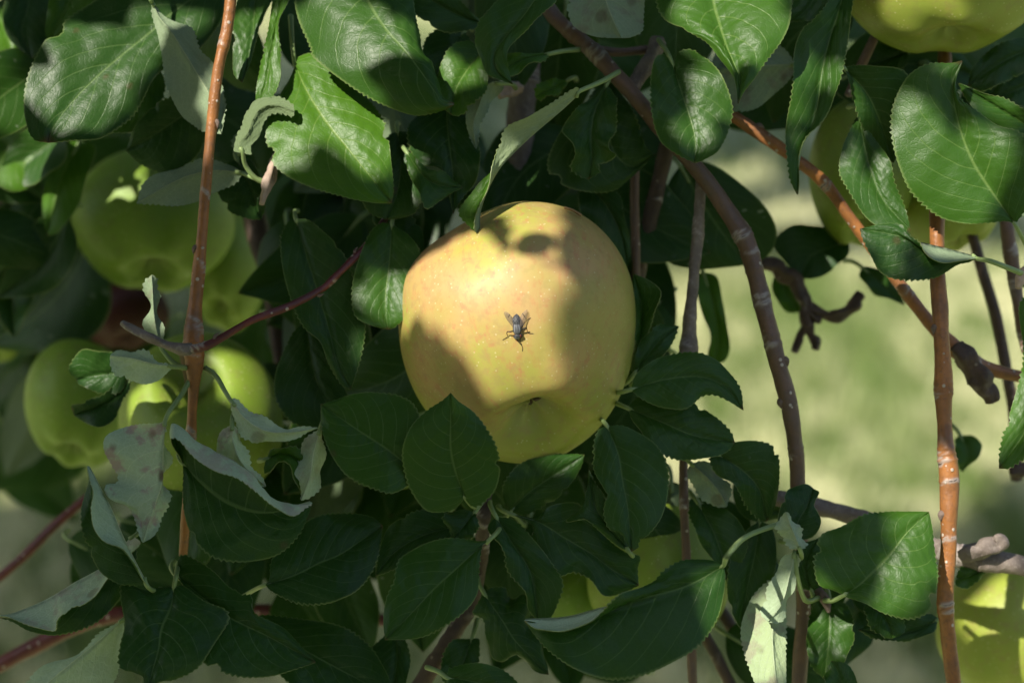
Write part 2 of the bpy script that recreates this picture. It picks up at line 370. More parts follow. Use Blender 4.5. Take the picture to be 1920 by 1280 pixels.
# ------------------------------------------------------------------ apples
def apple(x, y, rx, ry, z, axis, label, blush=.0, ripe=.3, nu=64, nv=44, outline=None, calyx=False, stem=False, seed=0, mat=None, squash=.90, name="apple"):
    """axis: direction of the calyx in camera terms (right, up, towards the camera)"""
    c = P(x, y, z); px = PX(z)
    e = empty(name, label, "apple", Vector(c), None)
    ax = Vector(axis).normalized(); q = ax.to_track_quat('Z', 'Y').to_matrix()
    rg = np.random.default_rng(seed)
    ph = np.linspace(0, np.pi, nv)          # 0 stem end, pi calyx end
    # denser rows near the calyx
    ph = np.pi * (1 - (1 - np.linspace(0, 1, nv)) ** 1.25)
    th = np.arange(nu + 1) * 2 * np.pi / nu
    PH, TH = np.meshgrid(ph, th, indexing='ij')
    dB = np.pi - PH
    lob = np.cos(5 * TH + rg.uniform(0, 6)) ; lob2 = np.cos(2 * TH + rg.uniform(0, 6))
    r = np.sin(PH) * (1 + .03 * lob2 + (.018 if calyx else .035) * lob * np.exp(-((dB - .75) / .5) ** 2))
    zz = -np.cos(PH) * squash * (1 + .02 * np.cos(TH + rg.uniform(0, 6)))
    r = r * (1 - .10 * np.clip(-np.cos(PH), 0, 1) ** 2 * -1 * 0 - .10 * np.clip(zz, 0, 1) ** 2)
    zz = zz + .42 * np.exp(-(PH / .33) ** 2)
    zz = zz - ((.34 if calyx else .38) + .03 * lob) * np.exp(-(dB / (.28 if calyx else .31)) ** 2) + (.02 if calyx else .035) * lob * np.exp(-((dB - .52) / .2) ** 2)
    L = np.stack([r * np.cos(TH), r * np.sin(TH), zz], -1)
    Cc = L @ np.array(q).T                   # camera-oriented coordinates
    if outline is not None:                  # lopsided fruit: fit the measured silhouette
        ang = np.arctan2(Cc[..., 1], Cc[..., 0]); rad = np.hypot(Cc[..., 0], Cc[..., 1])
        oa = np.array([math.atan2(y - b, a - x) for a, b in outline]); orr = np.array([math.hypot(a - x, b - y) for a, b in outline])
        s = np.argsort(oa); oa, orr = oa[s], orr[s]
        bins = np.linspace(-np.pi, np.pi, 73)
        mx = np.array([rad[(ang >= bins[i]) & (ang <= bins[i + 1])].max() for i in range(72)])
        bc = .5 * (bins[1:] + bins[:-1])
        per = lambda xx, xp, fp: np.interp(xx, np.r_[xp - 2 * np.pi, xp, xp + 2 * np.pi], np.r_[fp, fp, fp])
        ratio = per(bc, oa, orr) / mx
        for _ in range(3): ratio = (np.roll(ratio, 1) + 2 * ratio + np.roll(ratio, -1)) / 4
        k = per(ang, bc, ratio)
        k = np.where(rad < 1e-6, ratio.mean(), k)
        w = np.clip(rad / .55, 0, 1); k = ratio.mean() * (1 - w) + k * w
        Cc = np.stack([Cc[..., 0] * k, Cc[..., 1] * k, Cc[..., 2] * ratio.mean()], -1) * px
        sc_ = ratio.mean() * px
    else:
        ex = np.abs(Cc[..., 0]).max(); ey = np.abs(Cc[..., 1]).max()
        Cc = Cc * np.array([rx / ex, ry / ey, .5 * (rx / ex + ry / ey)]) * px
        sc_ = .5 * (rx / ex + ry / ey) * px
    W = c + Cc[..., :1] * NR + Cc[..., 1:2] * NU_ + Cc[..., 2:] * NB
    n1 = nu + 1
    idx = np.arange(nv * n1).reshape(nv, n1)
    F = np.stack([idx[:-1, :-1], idx[1:, :-1], idx[1:, 1:], idx[:-1, 1:]], -1).reshape(-1, 4)
    # winding outwards
    Wf = W.reshape(-1, 3)
    f = F[len(F) // 2]; nrm = np.cross(Wf[f[1]] - Wf[f[0]], Wf[f[2]] - Wf[f[0]])
    if nrm.dot(Wf[f[0]] - c) < 0: F = F[:, ::-1]
    UV = np.stack([TH / (2 * np.pi), PH / np.pi], -1).reshape(-1, 2)
    # blush on the sun-ward, camera-ward cheek
    nn = Cc.reshape(-1, 3) / (np.linalg.norm(Cc.reshape(-1, 3), axis=1)[:, None] + 1e-9)
    bd = np.array([-.15, .25, .95]); bd /= np.linalg.norm(bd)
    mask = np.clip((nn @ bd + .05) / .55, 0, 1) * np.clip(1.6 - UV[:, 1] * 1.0, 0, 1)
    o = mesh_np("skin", Wf, F, [mat or M_APPLE], e, uvs=UV, uvname="skin", attrs={"blush_mask": mask})
    o["blush"] = float(blush); o["ripe"] = float(ripe)
    tip = W[-1, 0]; axw = NR * ax.x + NU_ * ax.y + NB * ax.z
    if calyx:
        s1 = np.cross(axw, NR); s1 /= np.linalg.norm(s1); s2 = np.cross(axw, s1)
        Vs, Fs = [], []
        for k in range(5):
            a0 = k * 2 * np.pi / 5 + .5; d = np.cos(a0) * s1 + np.sin(a0) * s2; tdir = np.cross(axw, d)
            nseg = 7
            for j in range(nseg):
                f_ = j / (nseg - 1)
                rr = (.065 + .065 * math.sin(f_ * 2.6) - .06 * f_) * sc_; hh_ = (.0 + .12 * f_ - .05 * f_ * f_) * sc_
                wv = (.045 * (1 - f_) ** .7 + .004) * sc_
                pc = tip + d * rr + axw * hh_
                Vs += [pc - tdir * wv, pc - d * .006 * sc_, pc + tdir * wv]
            b = k * nseg * 3
            for j in range(nseg - 1):
                for m_ in range(2):
                    Fs.append([b + j * 3 + m_, b + j * 3 + m_ + 1, b + j * 3 + m_ + 4, b + j * 3 + m_ + 3])
        cx = mesh_np("calyx", Vs, Fs, [M_CALYX], e)
        md = cx.modifiers.new("t", 'SOLIDIFY'); md.thickness = .0007
        pp = [tip + axw * .012 * sc_, tip + axw * .03 * sc_]
        tube("calyx_eye_plug", pp, [.07 * sc_, .06 * sc_], M_HOLE, e, 12)  # solid dark plug: the shade of the opening is put into its colour
    if stem:
        st = W[0, 0]
        pp = cr([st, st - axw * .28 * sc_ + NU_ * .03 * sc_, st - axw * .5 * sc_ + NU_ * .12 * sc_, st - axw * .66 * sc_ + NU_ * .22 * sc_], 10)
        tube("stem", pp, np.linspace(.045, .06, 10) * sc_, M_STEM, e, 8, seed, .06)
    return o, Wf, F
OUT = pts_("749,590 752,540 770,495 800,468 850,435 900,405 945,385 985,380 1030,384 1080,398 1125,430 1158,470 1178,510 1190,560 1192,610 1188,660 1175,712 1155,760 1125,805 1085,838 1040,860 1000,870 965,872 930,866 895,850 850,825 815,790 785,750 765,705 752,650")
main, mV, mF = apple(972, 622, 221, 246, 0, (.13, -.81, .575), "large yellow green apple with pink blush and a fly sitting on it", 1.0, .85, 160, 130, OUT, calyx=True, seed=11)
BVH = BVHTree.FromPolygons([tuple(v) for v in mV], [tuple(int(i) for i in f) for f in mF])
apple(288, 415, 150, 136, -13, (.1, -.85, .5), "blurred green apple behind the orange twig with one small bright sun spot", .0, .08, seed=3)
apple(425, 500, 75, 125, -17, (-.1, -.8, .5), "dim yellow green apple half hidden behind the blurred green apple and orange twig", .0, .2, seed=4)
apple(377, 790, 154, 168, -5.5, (.05, -.55, -.80), "green apple with two sun patches hanging below the forked red twig", .0, .25, seed=5, stem=True, nu=96, nv=64)
apple(150, 755, 100, 122, -12, (-.1, -.9, .4), "blurred shaded green apple near the left edge beside curled dark leaves", .0, .1, seed=6)
apple(-8, 625, 52, 58, -18, (.1, -.9, .4), "small blurred pale green apple cut off by the left edge", .0, .35, seed=7)
apple(235, 590, 82, 66, -19, (.2, -.9, .4), "dark red apple deep in the shade between the green apples", .0, .25, seed=8, mat=plain("red_apple_skin", (.06, .007, .006), .5, (.03, .006, .005), 40))
apple(1768, -20, 186, 117, -.5, (.05, -.93, .3), "green apple at the top right corner with a bright sun patch", .15, .45, nu=96, nv=64, seed=9)
apple(1615, 325, 98, 142, -6, (.0, -.9, .4), "shaded olive green apple behind the long dark drooping leaf", .0, .3, seed=10)
apple(1785, 370, 96, 102, -6.5, (.2, -.95, .2), "yellow green apple peeking out below the big serrated leaf", .0, .5, seed=12)
apple(1890, 1180, 132, 128, -7, (.1, -.9, .3), "blurred yellow apple at the bottom right corner with a bright sun patch", .0, .6, seed=13)
apple(1235, 1085, 135, 150, -4, (.1, -.85, .4), "shaded green apple behind the leaves below and right of the large apple", .0, .3, seed=14)
apple(1085, 1120, 62, 70, -6.5, (.1, -.9, .3), "small dark green apple half hidden behind wavy bottom leaves", .0, .05, seed=15)
apple(738, 828, 88, 88, -6, (-.2, -.9, .3), "dark green apple hidden behind the two pointed leaves under the large apple", .0, .12, seed=16)

# ------------------------------------------------------------------ branches
def branch(name, label, path, rad, mat, rings=(), wob=.05, n=14, buds=(), cat=None, knob=(), seed=1):
    """path: 'x,y,z ...' in photo pixels and cm; rad in photo pixels (one per point); rings/knob: fractions along"""
    pp = pts_(path); W = np.array([P(*q) for q in pp])
    L = np.linalg.norm(np.diff(W, axis=0), axis=1).sum()
    m = int(max(24, min(420, L / .0006)))
    W5 = np.column_stack([W, [r * PX(q[2] if len(q) > 2 else 0) for q, r in zip(pp, np.array(rad) * (.88 if mat in (M_ORANGE, M_BROWN, M_RED) else 1))]])
    C = cr(W5, m); pts, rr = C[:, :3], C[:, 3].copy()
    u = np.linspace(0, 1, m)
    if cat == 'spur': rings, wob, n = (), wob * 1.9, 20
    ringa = np.zeros(m); rg = np.random.default_rng(seed)
    mm = u * L
    rr *= 1 + .025 * np.sin(mm / .011 + seed) + .02 * np.sin(mm / .0047 + 2 * seed)
    pts = pts + np.outer(np.sin(mm / .021 + seed) * .0005, NR) + np.outer(np.sin(mm / .013 + 2 * seed) * .0004, NB)
    for f in rings:
        k = rg.integers(1, 4)
        for j in range(k):
            d = (u - f) * L - j * (.0014 + .0012 * rg.random())
            rr *= 1 + .08 * np.exp(-(d / .0004) ** 2) + .03 * np.exp(-(d / .003) ** 2)
            ringa = np.maximum(ringa, np.exp(-(d / .0006) ** 2)); ringa = np.maximum(ringa, .38 * np.exp(-(d / .0018) ** 2))
    for f in knob:
        d = (u - f) * L; rr *= 1 + .35 * np.exp(-(d / .006) ** 2); ringa = np.maximum(ringa, .5 * np.exp(-(d / .006) ** 2))
    aa = np.arange(n) * 2 * np.pi / n; r2 = np.zeros((m, n))
    for j in range(n):                                     # scars wander and fade round the twig
        sh = .0009 * math.sin(aa[j] + seed) + .0005 * math.sin(2 * aa[j] + 2.1 * seed) + .0003 * math.sin(5 * aa[j])
        r2[:, j] = np.interp(mm + sh, mm, ringa) * (.55 + .45 * np.sin(aa[j] * 1 + mm * 310 + seed))
    o = tube(name, pts, rr, mat, None, n, seed, wob, r2, off=W[len(W) // 2])
    tag(o, label, cat or ("twig" if "twig" in name else "branch"))
    e = o
    for (f, side) in buds:
        i = int(f * (m - 1)); tdir = pts[min(i + 1, m - 1)] - pts[max(i - 1, 0)]; tdir /= np.linalg.norm(tdir)
        sdir = np.cross(tdir, NB); sdir /= np.linalg.norm(sdir); sdir = sdir * side + NB * .35; sdir /= np.linalg.norm(sdir)
        b0 = pts[i] + sdir * rr[i] * .75
        q = cr([b0 - sdir * .0006, b0 + sdir * .0007 + tdir * .0008, b0 + sdir * .0009 + tdir * .0028], 7)
        bo = tube("bud", q, np.array([.55, .75, .8, .7, .5, .3, .08]) * min(.0024, rr[i] * .6), M_BUD, e, 8, i)
    return o
branch("twig", "long orange brown twig hanging down on the left in front of green apples",
       "446,-130,2 436,-40,2 426,60,2 412,130,2 398,250,2 384,370,2 371,500,2 362,590,2 361,630,2 363,680,2 362,740,1.9 358,850,1.6 352,960,1.2 345,1040,.6",
       [13, 12.5, 12.5, 12, 11.5, 11.5, 13, 16, 20, 19, 11.5, 11, 10, 9], M_ORANGE, rings=(.17, .415, .525, .615, .65, .79), buds=((.30, -1), (.50, 1)), seed=2)
branch("twig", "thin dark red twig rising to the right from the node of the orange twig",
       "348,656,3.4 395,645,3.4 470,603,3.2 545,574,2.7 600,545,2.1 625,524,1.8 690,455,.8 720,410,0",
       [9, 8.5, 8, 8, 7.5, 7.5, 7, 7], M_RED, rings=(.03, .08, .34, .61), buds=((.12, -1), (.55, 1), (.78, -1)), wob=.07, seed=3)
branch("twig", "short weathered grey spur with a broken end crossing the orange twig", "362,652,3.3 345,655,3.4 318,648,3.3 290,635,3.1 262,622,2.9 244,613,2.7 231,605,2.6", [9, 11, 9, 8.5, 8.5, 7, 5], M_GREY, wob=.09, cat="spur", seed=35)
branch("branch", "brown branch arching from the top centre down the right of the apple",
       "1010,-30,-1.5 1040,30,-1 1110,92,-.5 1180,170,0 1235,240,0 1300,312,0 1352,380,0 1400,455,.2 1428,550,.4 1455,660,.6 1482,770,.6 1492,860,.5 1495,940,.3 1502,1040,0 1506,1150,-.2 1500,1300,-.4",
       [17, 17, 17, 17, 17, 18, 18, 20, 19, 19, 18, 16, 16, 15, 16, 16], M_BROWN, rings=(.08, .12, .415, .445, .465, .50, .55, .69, .86), buds=((.58, -1), (.63, 1)), seed=4)
branch("branch", "straight orange brown branch hanging down near the right edge",
       "1775,-10,-5 1771,90,-3 1766,190,-.4 1760,380,1 1760,500,1.2 1765,600,1.5 1768,700,1.6 1769,800,1.7 1776,890,1.8 1777,960,1.8 1777,1020,1.8 1774,1120,1.8 1782,1200,1.7 1795,1310,1.6",
       [14, 14, 15, 16, 16.5, 17.5, 18, 16.5, 20, 20, 17, 17, 16, 16], M_ORANGE, rings=(.61, .69, .705, .73, .80, .88), buds=((.54, 1), (.77, 1)), seed=5)
branch("branch", "slanting brown branch behind the straight branch, sunlit where it crosses",
       "1330,190,-1 1380,222,-1 1460,278,-1 1540,340,-1 1600,418,-1 1680,520,-1 1740,598,-1 1800,660,-1.2 1850,690,-1.4 1940,712,-1.6",
       [12, 13, 13, 13, 13, 13, 14, 20, 15, 12], M_ORANGE, rings=(.31, .62, .80, .84), buds=((.12, -1),), seed=6)
branch("twig", "fat knobbly spur stub pointing down from the slanting branch", "1790,648,-1.0 1806,668,-.9 1818,690,-.9 1832,706,-.9 1842,728,-.9 1852,738,-.9 1857,754,-.9", [17, 20, 17, 22, 16, 17, 11], M_DARK, rings=(.1, .3, .55, .75), wob=.12, cat="spur", seed=7)
branch("twig", "upright grey brown twig with a gnarled end beside the arching branch", "1312,320,-.6 1308,430,-.5 1300,540,-.4 1295,610,-.4 1293,665,-.4", [10, 10.5, 11, 12, 17], M_GREY, rings=(.27, .62, .8, .93), wob=.09, seed=8)
branch("twig", "thin reddish brown twig hanging behind the lower right leaves", "1281,850,-.8 1283,940,-.6 1290,1050,-.5 1296,1160,-.5 1299,1300,-.5", [9, 9.5, 10, 10, 10], M_BROWN, rings=(.2, .6), seed=9)
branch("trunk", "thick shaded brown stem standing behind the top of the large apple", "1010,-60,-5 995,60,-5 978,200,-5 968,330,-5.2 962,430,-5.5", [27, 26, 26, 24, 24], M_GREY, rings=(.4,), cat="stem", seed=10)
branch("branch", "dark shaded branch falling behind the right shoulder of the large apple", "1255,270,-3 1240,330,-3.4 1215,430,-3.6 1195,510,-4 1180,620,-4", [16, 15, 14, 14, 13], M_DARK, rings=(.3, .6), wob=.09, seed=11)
branch("twig", "thin dark twig hanging close beside the right shoulder of the large apple", "1192,300,-2.4 1189,400,-2.4 1190,520,-2.5 1186,620,-3", [10, 10, 9, 9], M_BROWN, seed=12)
branch("branch", "weathered grey branch running sideways behind the serrated lower right leaf", "1440,930,-2 1520,948,-1.8 1600,968,-1.6 1690,1003,-1.4 1750,1025,-1 1800,1040,-.6 1850,1046,-.4 1945,1068,-.2", [15, 16, 17, 17, 17, 18, 19, 19], M_GREY, rings=(.62, .66, .70, .8), wob=.1, knob=(.82,), seed=13)
branch("twig", "short knobbly grey spur on top of the weathered branch", "1797,1042,.2 1815,1036,.3 1832,1034,.4 1850,1026,.5 1866,1024,.5 1876,1012,.5 1882,1005,.5", [12, 16, 13, 17, 14, 15, 7], M_GREY, rings=(.15, .3, .45, .6, .8), wob=.13, cat="spur", seed=14)
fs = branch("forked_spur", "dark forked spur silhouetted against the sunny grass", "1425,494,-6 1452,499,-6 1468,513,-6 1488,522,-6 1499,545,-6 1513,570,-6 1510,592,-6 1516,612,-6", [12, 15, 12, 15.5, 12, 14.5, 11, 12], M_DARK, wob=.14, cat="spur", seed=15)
for k, (pth, rad) in enumerate((("1514,604,-6 1500,628,-6 1497,640,-6 1488,660,-6", [10, 7, 8, 5]), ("1516,606,-6 1522,628,-6 1531,640,-6 1530,655,-6", [9, 7, 8.5, 7]), ("1511,585,-6 1528,596,-6 1542,601,-6", [9, 8, 6]),
                               ("1506,566,-6 1530,581,-6 1552,592,-6 1572,591,-6 1590,582,-6 1603,571,-6 1606,561,-6 1615,551,-6", [9, 11, 8.5, 11, 9, 11, 8, 9]))):
    c_ = branch("fork_tip", "", pth, rad, M_DARK, wob=.14, cat="spur", seed=40 + k)
    for kk in ("label", "category"):
        if kk in c_: del c_[kk]
    c_.location = c_.location - fs.location; c_.parent = fs
branch("twig", "thin blurred dark twig between the straight branch and the right edge", "1825,440,-6 1845,510,-6 1868,590,-6 1885,690,-6 1898,780,-6 1905,900,-6", [10, 11, 11, 11, 11, 11], M_DARK, seed=17)
branch("twig", "brown twig running down along the right edge, tip end sunlit orange", "1885,380,-3 1892,450,-3 1902,530,-3 1912,610,-3 1922,660,-3", [14, 15, 14, 12, 11], M_BROWN, rings=(.3, .5, .85), seed=18)
branch("twig", "blurred red brown twig slanting across the shaded grass at left", "-30,1105,-9 40,1045,-9 100,985,-9 165,930,-9", [10, 10, 11, 10], M_RED, seed=19)
branch("branch", "blurred purple brown branch in the bottom left corner", "-40,1265,-8 60,1212,-8 150,1172,-8 240,1148,-8 380,1140,-9 560,1150,-9 720,1162,-9", [17, 17, 16, 16, 16, 15, 14], M_RED, seed=20)
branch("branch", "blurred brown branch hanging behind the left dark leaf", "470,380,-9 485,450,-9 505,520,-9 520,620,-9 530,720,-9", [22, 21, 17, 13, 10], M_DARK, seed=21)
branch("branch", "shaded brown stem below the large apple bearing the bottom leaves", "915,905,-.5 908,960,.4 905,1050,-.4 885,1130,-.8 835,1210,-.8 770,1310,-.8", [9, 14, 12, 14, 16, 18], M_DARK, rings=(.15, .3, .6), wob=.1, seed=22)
branch("twig", "dark twig slanting down at the bottom right of the big lying leaf", "1300,1150,-4 1335,1210,-4 1385,1310,-4", [11, 11, 11], M_DARK, seed=23)
branch("twig", "short dark twig crossing the gap left of the pale sunlit leaf", "1345,1130,-5 1375,1180,-5 1420,1290,-5", [12, 12, 12], M_DARK, seed=24)
branch("twig", "thin side twig running right from the arching branch at the top", "1095,88,-.6 1150,98,-1 1200,95,-1.2 1245,90,-1.4", [10, 9, 9, 8], M_BROWN, rings=(.7,), seed=25)
branch("twig", "knobbly shaded spur right of the arching branch near the top", "1235,75,-1 1218,110,-.8 1200,140,-.6 1185,165,-.4", [13, 16, 15, 13], M_GREY, rings=(.3, .6), wob=.12, cat="spur", seed=26)
branch("twig", "brown twig under the top right apple", "1660,30,-1.5 1638,70,-1.5 1612,130,-1.8 1590,180,-2", [9, 10, 10, 9], M_BROWN, seed=27)
branch("twig", "brown twig poking in at the upper left edge", "-30,146,-5 20,142,-5 60,136,-5", [9, 9, 7], M_DARK, seed=28)
branch("twig", "blurred grey twig slanting at the left edge beside a lit leaf", "-20,395,-9 40,335,-9 95,275,-9", [10, 11, 10], M_GREY, seed=29)
branch("twig", "pale broken spur with torn end beside the curled leaf tip", "520,290,.4 508,330,.9 500,355,1.2 492,384,1.3", [5, 9, 10, 4], M_SCAR, rings=(.4, .7), wob=.22, cat="spur", seed=30)
branch("twig", "pale knot on the shaded stem behind the twisted leaf", "975,165,-2.6 955,168,-2.3 935,178,-2.1", [13, 12, 8], M_SCAR, wob=.15, cat="spur", seed=31)
branch("twig", "pale fuzzy shoot tip at the right edge", "1940,500,1.6 1915,518,1.8 1905,540,1.9", [14, 12, 6], M_SCAR, wob=.1, cat="shoot", seed=32)
branch("twig", "small grey bud shoot under the serrated lower right leaf", "1530,1105,1 1545,1125,1.2 1552,1148,1.3", [8, 10, 3], M_BUD, cat="shoot", seed=33)
branch("twig", "dark stub end at the right edge above the lit yellow apple", "1940,870,-3 1915,880,-3 1895,888,-3", [13, 12, 10], M_DARK, cat="spur", wob=.12, seed=34)

# ------------------------------------------------------------------ leaves
def leaf_grid(mid, A, B, NUu, NV):
    """mid: (k,3) world; A, B lists of polylines from the midrib outward"""
    m = cr(mid, NUu)
    cols = {}
    for sgn, half in ((-1, A), (1, B)):
        lines = [m]
        for pl in half:
            pl = np.asarray(pl)
            pl = np.vstack([mid[:1], pl]) if np.linalg.norm(pl[0] - mid[0]) > 1e-4 else pl
            pl = np.vstack([pl, mid[-1:]]) if np.linalg.norm(pl[-1] - mid[-1]) > 1e-4 else pl
            lines.append(cr(pl, NUu))
        cols[sgn] = lines
    return m, cols
def blade_arrays(m, cols, NV, d_bulge, quilt, teeth, waves, sgn_face, thick, veins=8):
    NUu = len(m)
    u = np.linspace(0, 1, NUu)
    vs = np.r_[np.linspace(-1, 0, NV + 1), np.linspace(0, 1, NV + 1)[1:]]
    G = np.zeros((NUu, 2 * NV + 1, 3))
    for j, v in enumerate(vs):
        if v == 0: G[:, j] = m; continue
        s = -1 if v < 0 else 1
        lines = cols[s]; k = len(lines) - 1; f = abs(v) * k
        if k == 1: G[:, j] = lines[0] + (lines[1] - lines[0]) * f
        else:
            # quadratic through mid, crest, edge
            a = abs(v); l0, l1, l2 = lines[0], lines[1], lines[2]
            G[:, j] = l0 * (2 * (a - .5) * (a - 1)) + l1 * (-4 * a * (a - 1)) + l2 * (2 * a * (a - .5))
    du = np.gradient(G, axis=0); dv = np.gradient(G, axis=1)
    N = np.cross(du, dv); N /= np.linalg.norm(N, axis=2)[..., None] + 1e-12
    N *= sgn_face                                             # N now points out of the upper side
    # smooth the normals across the crease
    Ns = N.copy()
    Ns[:, 1:-1] = N[:, :-2] + 2 * N[:, 1:-1] + N[:, 2:]; Ns /= np.linalg.norm(Ns, axis=2)[..., None] + 1e-12
    N = np.where((np.sum(Ns * N, 2) > .2)[..., None], Ns, N)
    U, Vv = np.meshgrid(u, vs, indexing='ij'); av = np.abs(Vv)
    ph = (U - .30 * av - .10 * av * av + .025) * veins + .45 * (Vv > 0)
    fr = .5 - np.abs(ph - np.floor(ph) - .5)
    q = (1 - np.exp(-(fr / .16) ** 2)) * np.clip(1.1 - av, 0, 1) * np.minimum(1, av * 6) * np.sin(np.pi * np.clip(U, .03, .97)) ** .4
    wv = waves[0] * np.sin(2 * np.pi * waves[1] * U + waves[2] + 1.5 * (Vv > 0)) * av ** 2 * np.sin(np.pi * U) ** .5
    wid = np.linalg.norm(G[:, 0] - m, axis=1).mean() + np.linalg.norm(G[:, -1] - m, axis=1).mean()
    disp = quilt * q + d_bulge * wid * np.sin(np.pi * av) * np.sin(np.pi * U) ** .5 + wv - .0005 * np.exp(-(av / .05) ** 2)
    sd_n = waves[2]                                           # small random crinkles and, on some leaves, a bitten margin
    crk = sum(np.sin(a_ * U * 6.28 + b_ * Vv * 3.1 + sd_n * c_) for a_, b_, c_ in ((2.3, 1.7, 1.0), (-3.7, 2.9, 2.3), (5.1, -3.3, 3.1), (7.3, 5.2, .7)))
    disp = disp + .00022 * min(1, wid / .035) * crk * np.sin(np.pi * U) ** .5 * np.minimum(1, av * 3)
    G = G + N * disp[..., None]
    if teeth > 0:
        for k in range(2):
            h_ = math.sin(sd_n * (12.9 + 7.7 * k)) * 43758.5; h_ -= math.floor(h_)
            if h_ < .45:
                u0, s0, dp = .25 + h_ * 1.2, (1 if h_ * 100 % 2 > 1 else -1), .06 + .2 * h_
                bt = dp * np.exp(-(np.abs(u - u0) / (.018 + .03 * h_)) ** 3)
                fac = 1 - bt[:, None] * np.clip(Vv * s0, 0, 1) ** 1.5
                G = m[:, None, :] + (G - m[:, None, :]) * fac[..., None]
    if teeth > 0:
        for j, jn in ((0, 1), (-1, -2)):
            e = G[:, j]; L = np.linalg.norm(np.diff(e, axis=0), axis=1).sum()
            nt = max(8, int(L / .0019))
            s = np.r_[0, np.cumsum(np.linalg.norm(np.diff(e, axis=0), axis=1))] / L
            p = s * nt; w = p - np.floor(p)
            saw = np.where(w < .72, w / .72, (1 - w) / .28) - .4
            jit = .62 + .5 * np.sin(np.floor(p) * 12.9898 + L * 1e4)
            od = e - G[:, jn]; od /= np.linalg.norm(od, axis=1)[:, None] + 1e-9
            G[:, j] = e + od * (teeth * saw * jit * np.minimum(1, np.minimum(s, 1 - s) * 14))[:, None]
    return G, N, U, Vv
def blade(G, N, U, Vv, thick, name, parent, sgn):
    nu, nv = G.shape[:2]
    top = G.reshape(-1, 3); bot = (G - N * thick).reshape(-1, 3)
    idx = np.arange(nu * nv).reshape(nu, nv)
    F = np.stack([idx[:-1, :-1], idx[1:, :-1], idx[1:, 1:], idx[:-1, 1:]], -1).reshape(-1, 4)
    if sgn < 0: F = F[:, ::-1]
    Fb = F[:, ::-1] + nu * nv
    per = np.r_[idx[:, 0], idx[-1, 1:], idx[::-1, -1][1:], idx[0, ::-1][1:]]
    np_ = len(per); k_ = np.arange(np_ - 1); n2 = 2 * nu * nv       # the margin has vertices of its own, so the blade stays crisp
    r = np.stack([n2 + k_, n2 + k_ + 1, n2 + np_ + k_ + 1, n2 + np_ + k_], -1)
    if sgn > 0: r = r[:, ::-1]
    FF = np.vstack([F, Fb, r])
    fm = np.r_[np.zeros(len(F)), np.ones(len(Fb)), np.full(len(r), 2)]
    UVs = np.stack([U, Vv * .5 + .5], -1).reshape(-1, 2)
    return mesh_np(name, np.vstack([top, bot, top[per], bot[per]]), FF, [M_TOP, M_UND, M_EDGE], parent, fm, True, np.vstack([UVs, UVs, UVs[per], UVs[per]]))
NLEAF = [0]
VIS = []
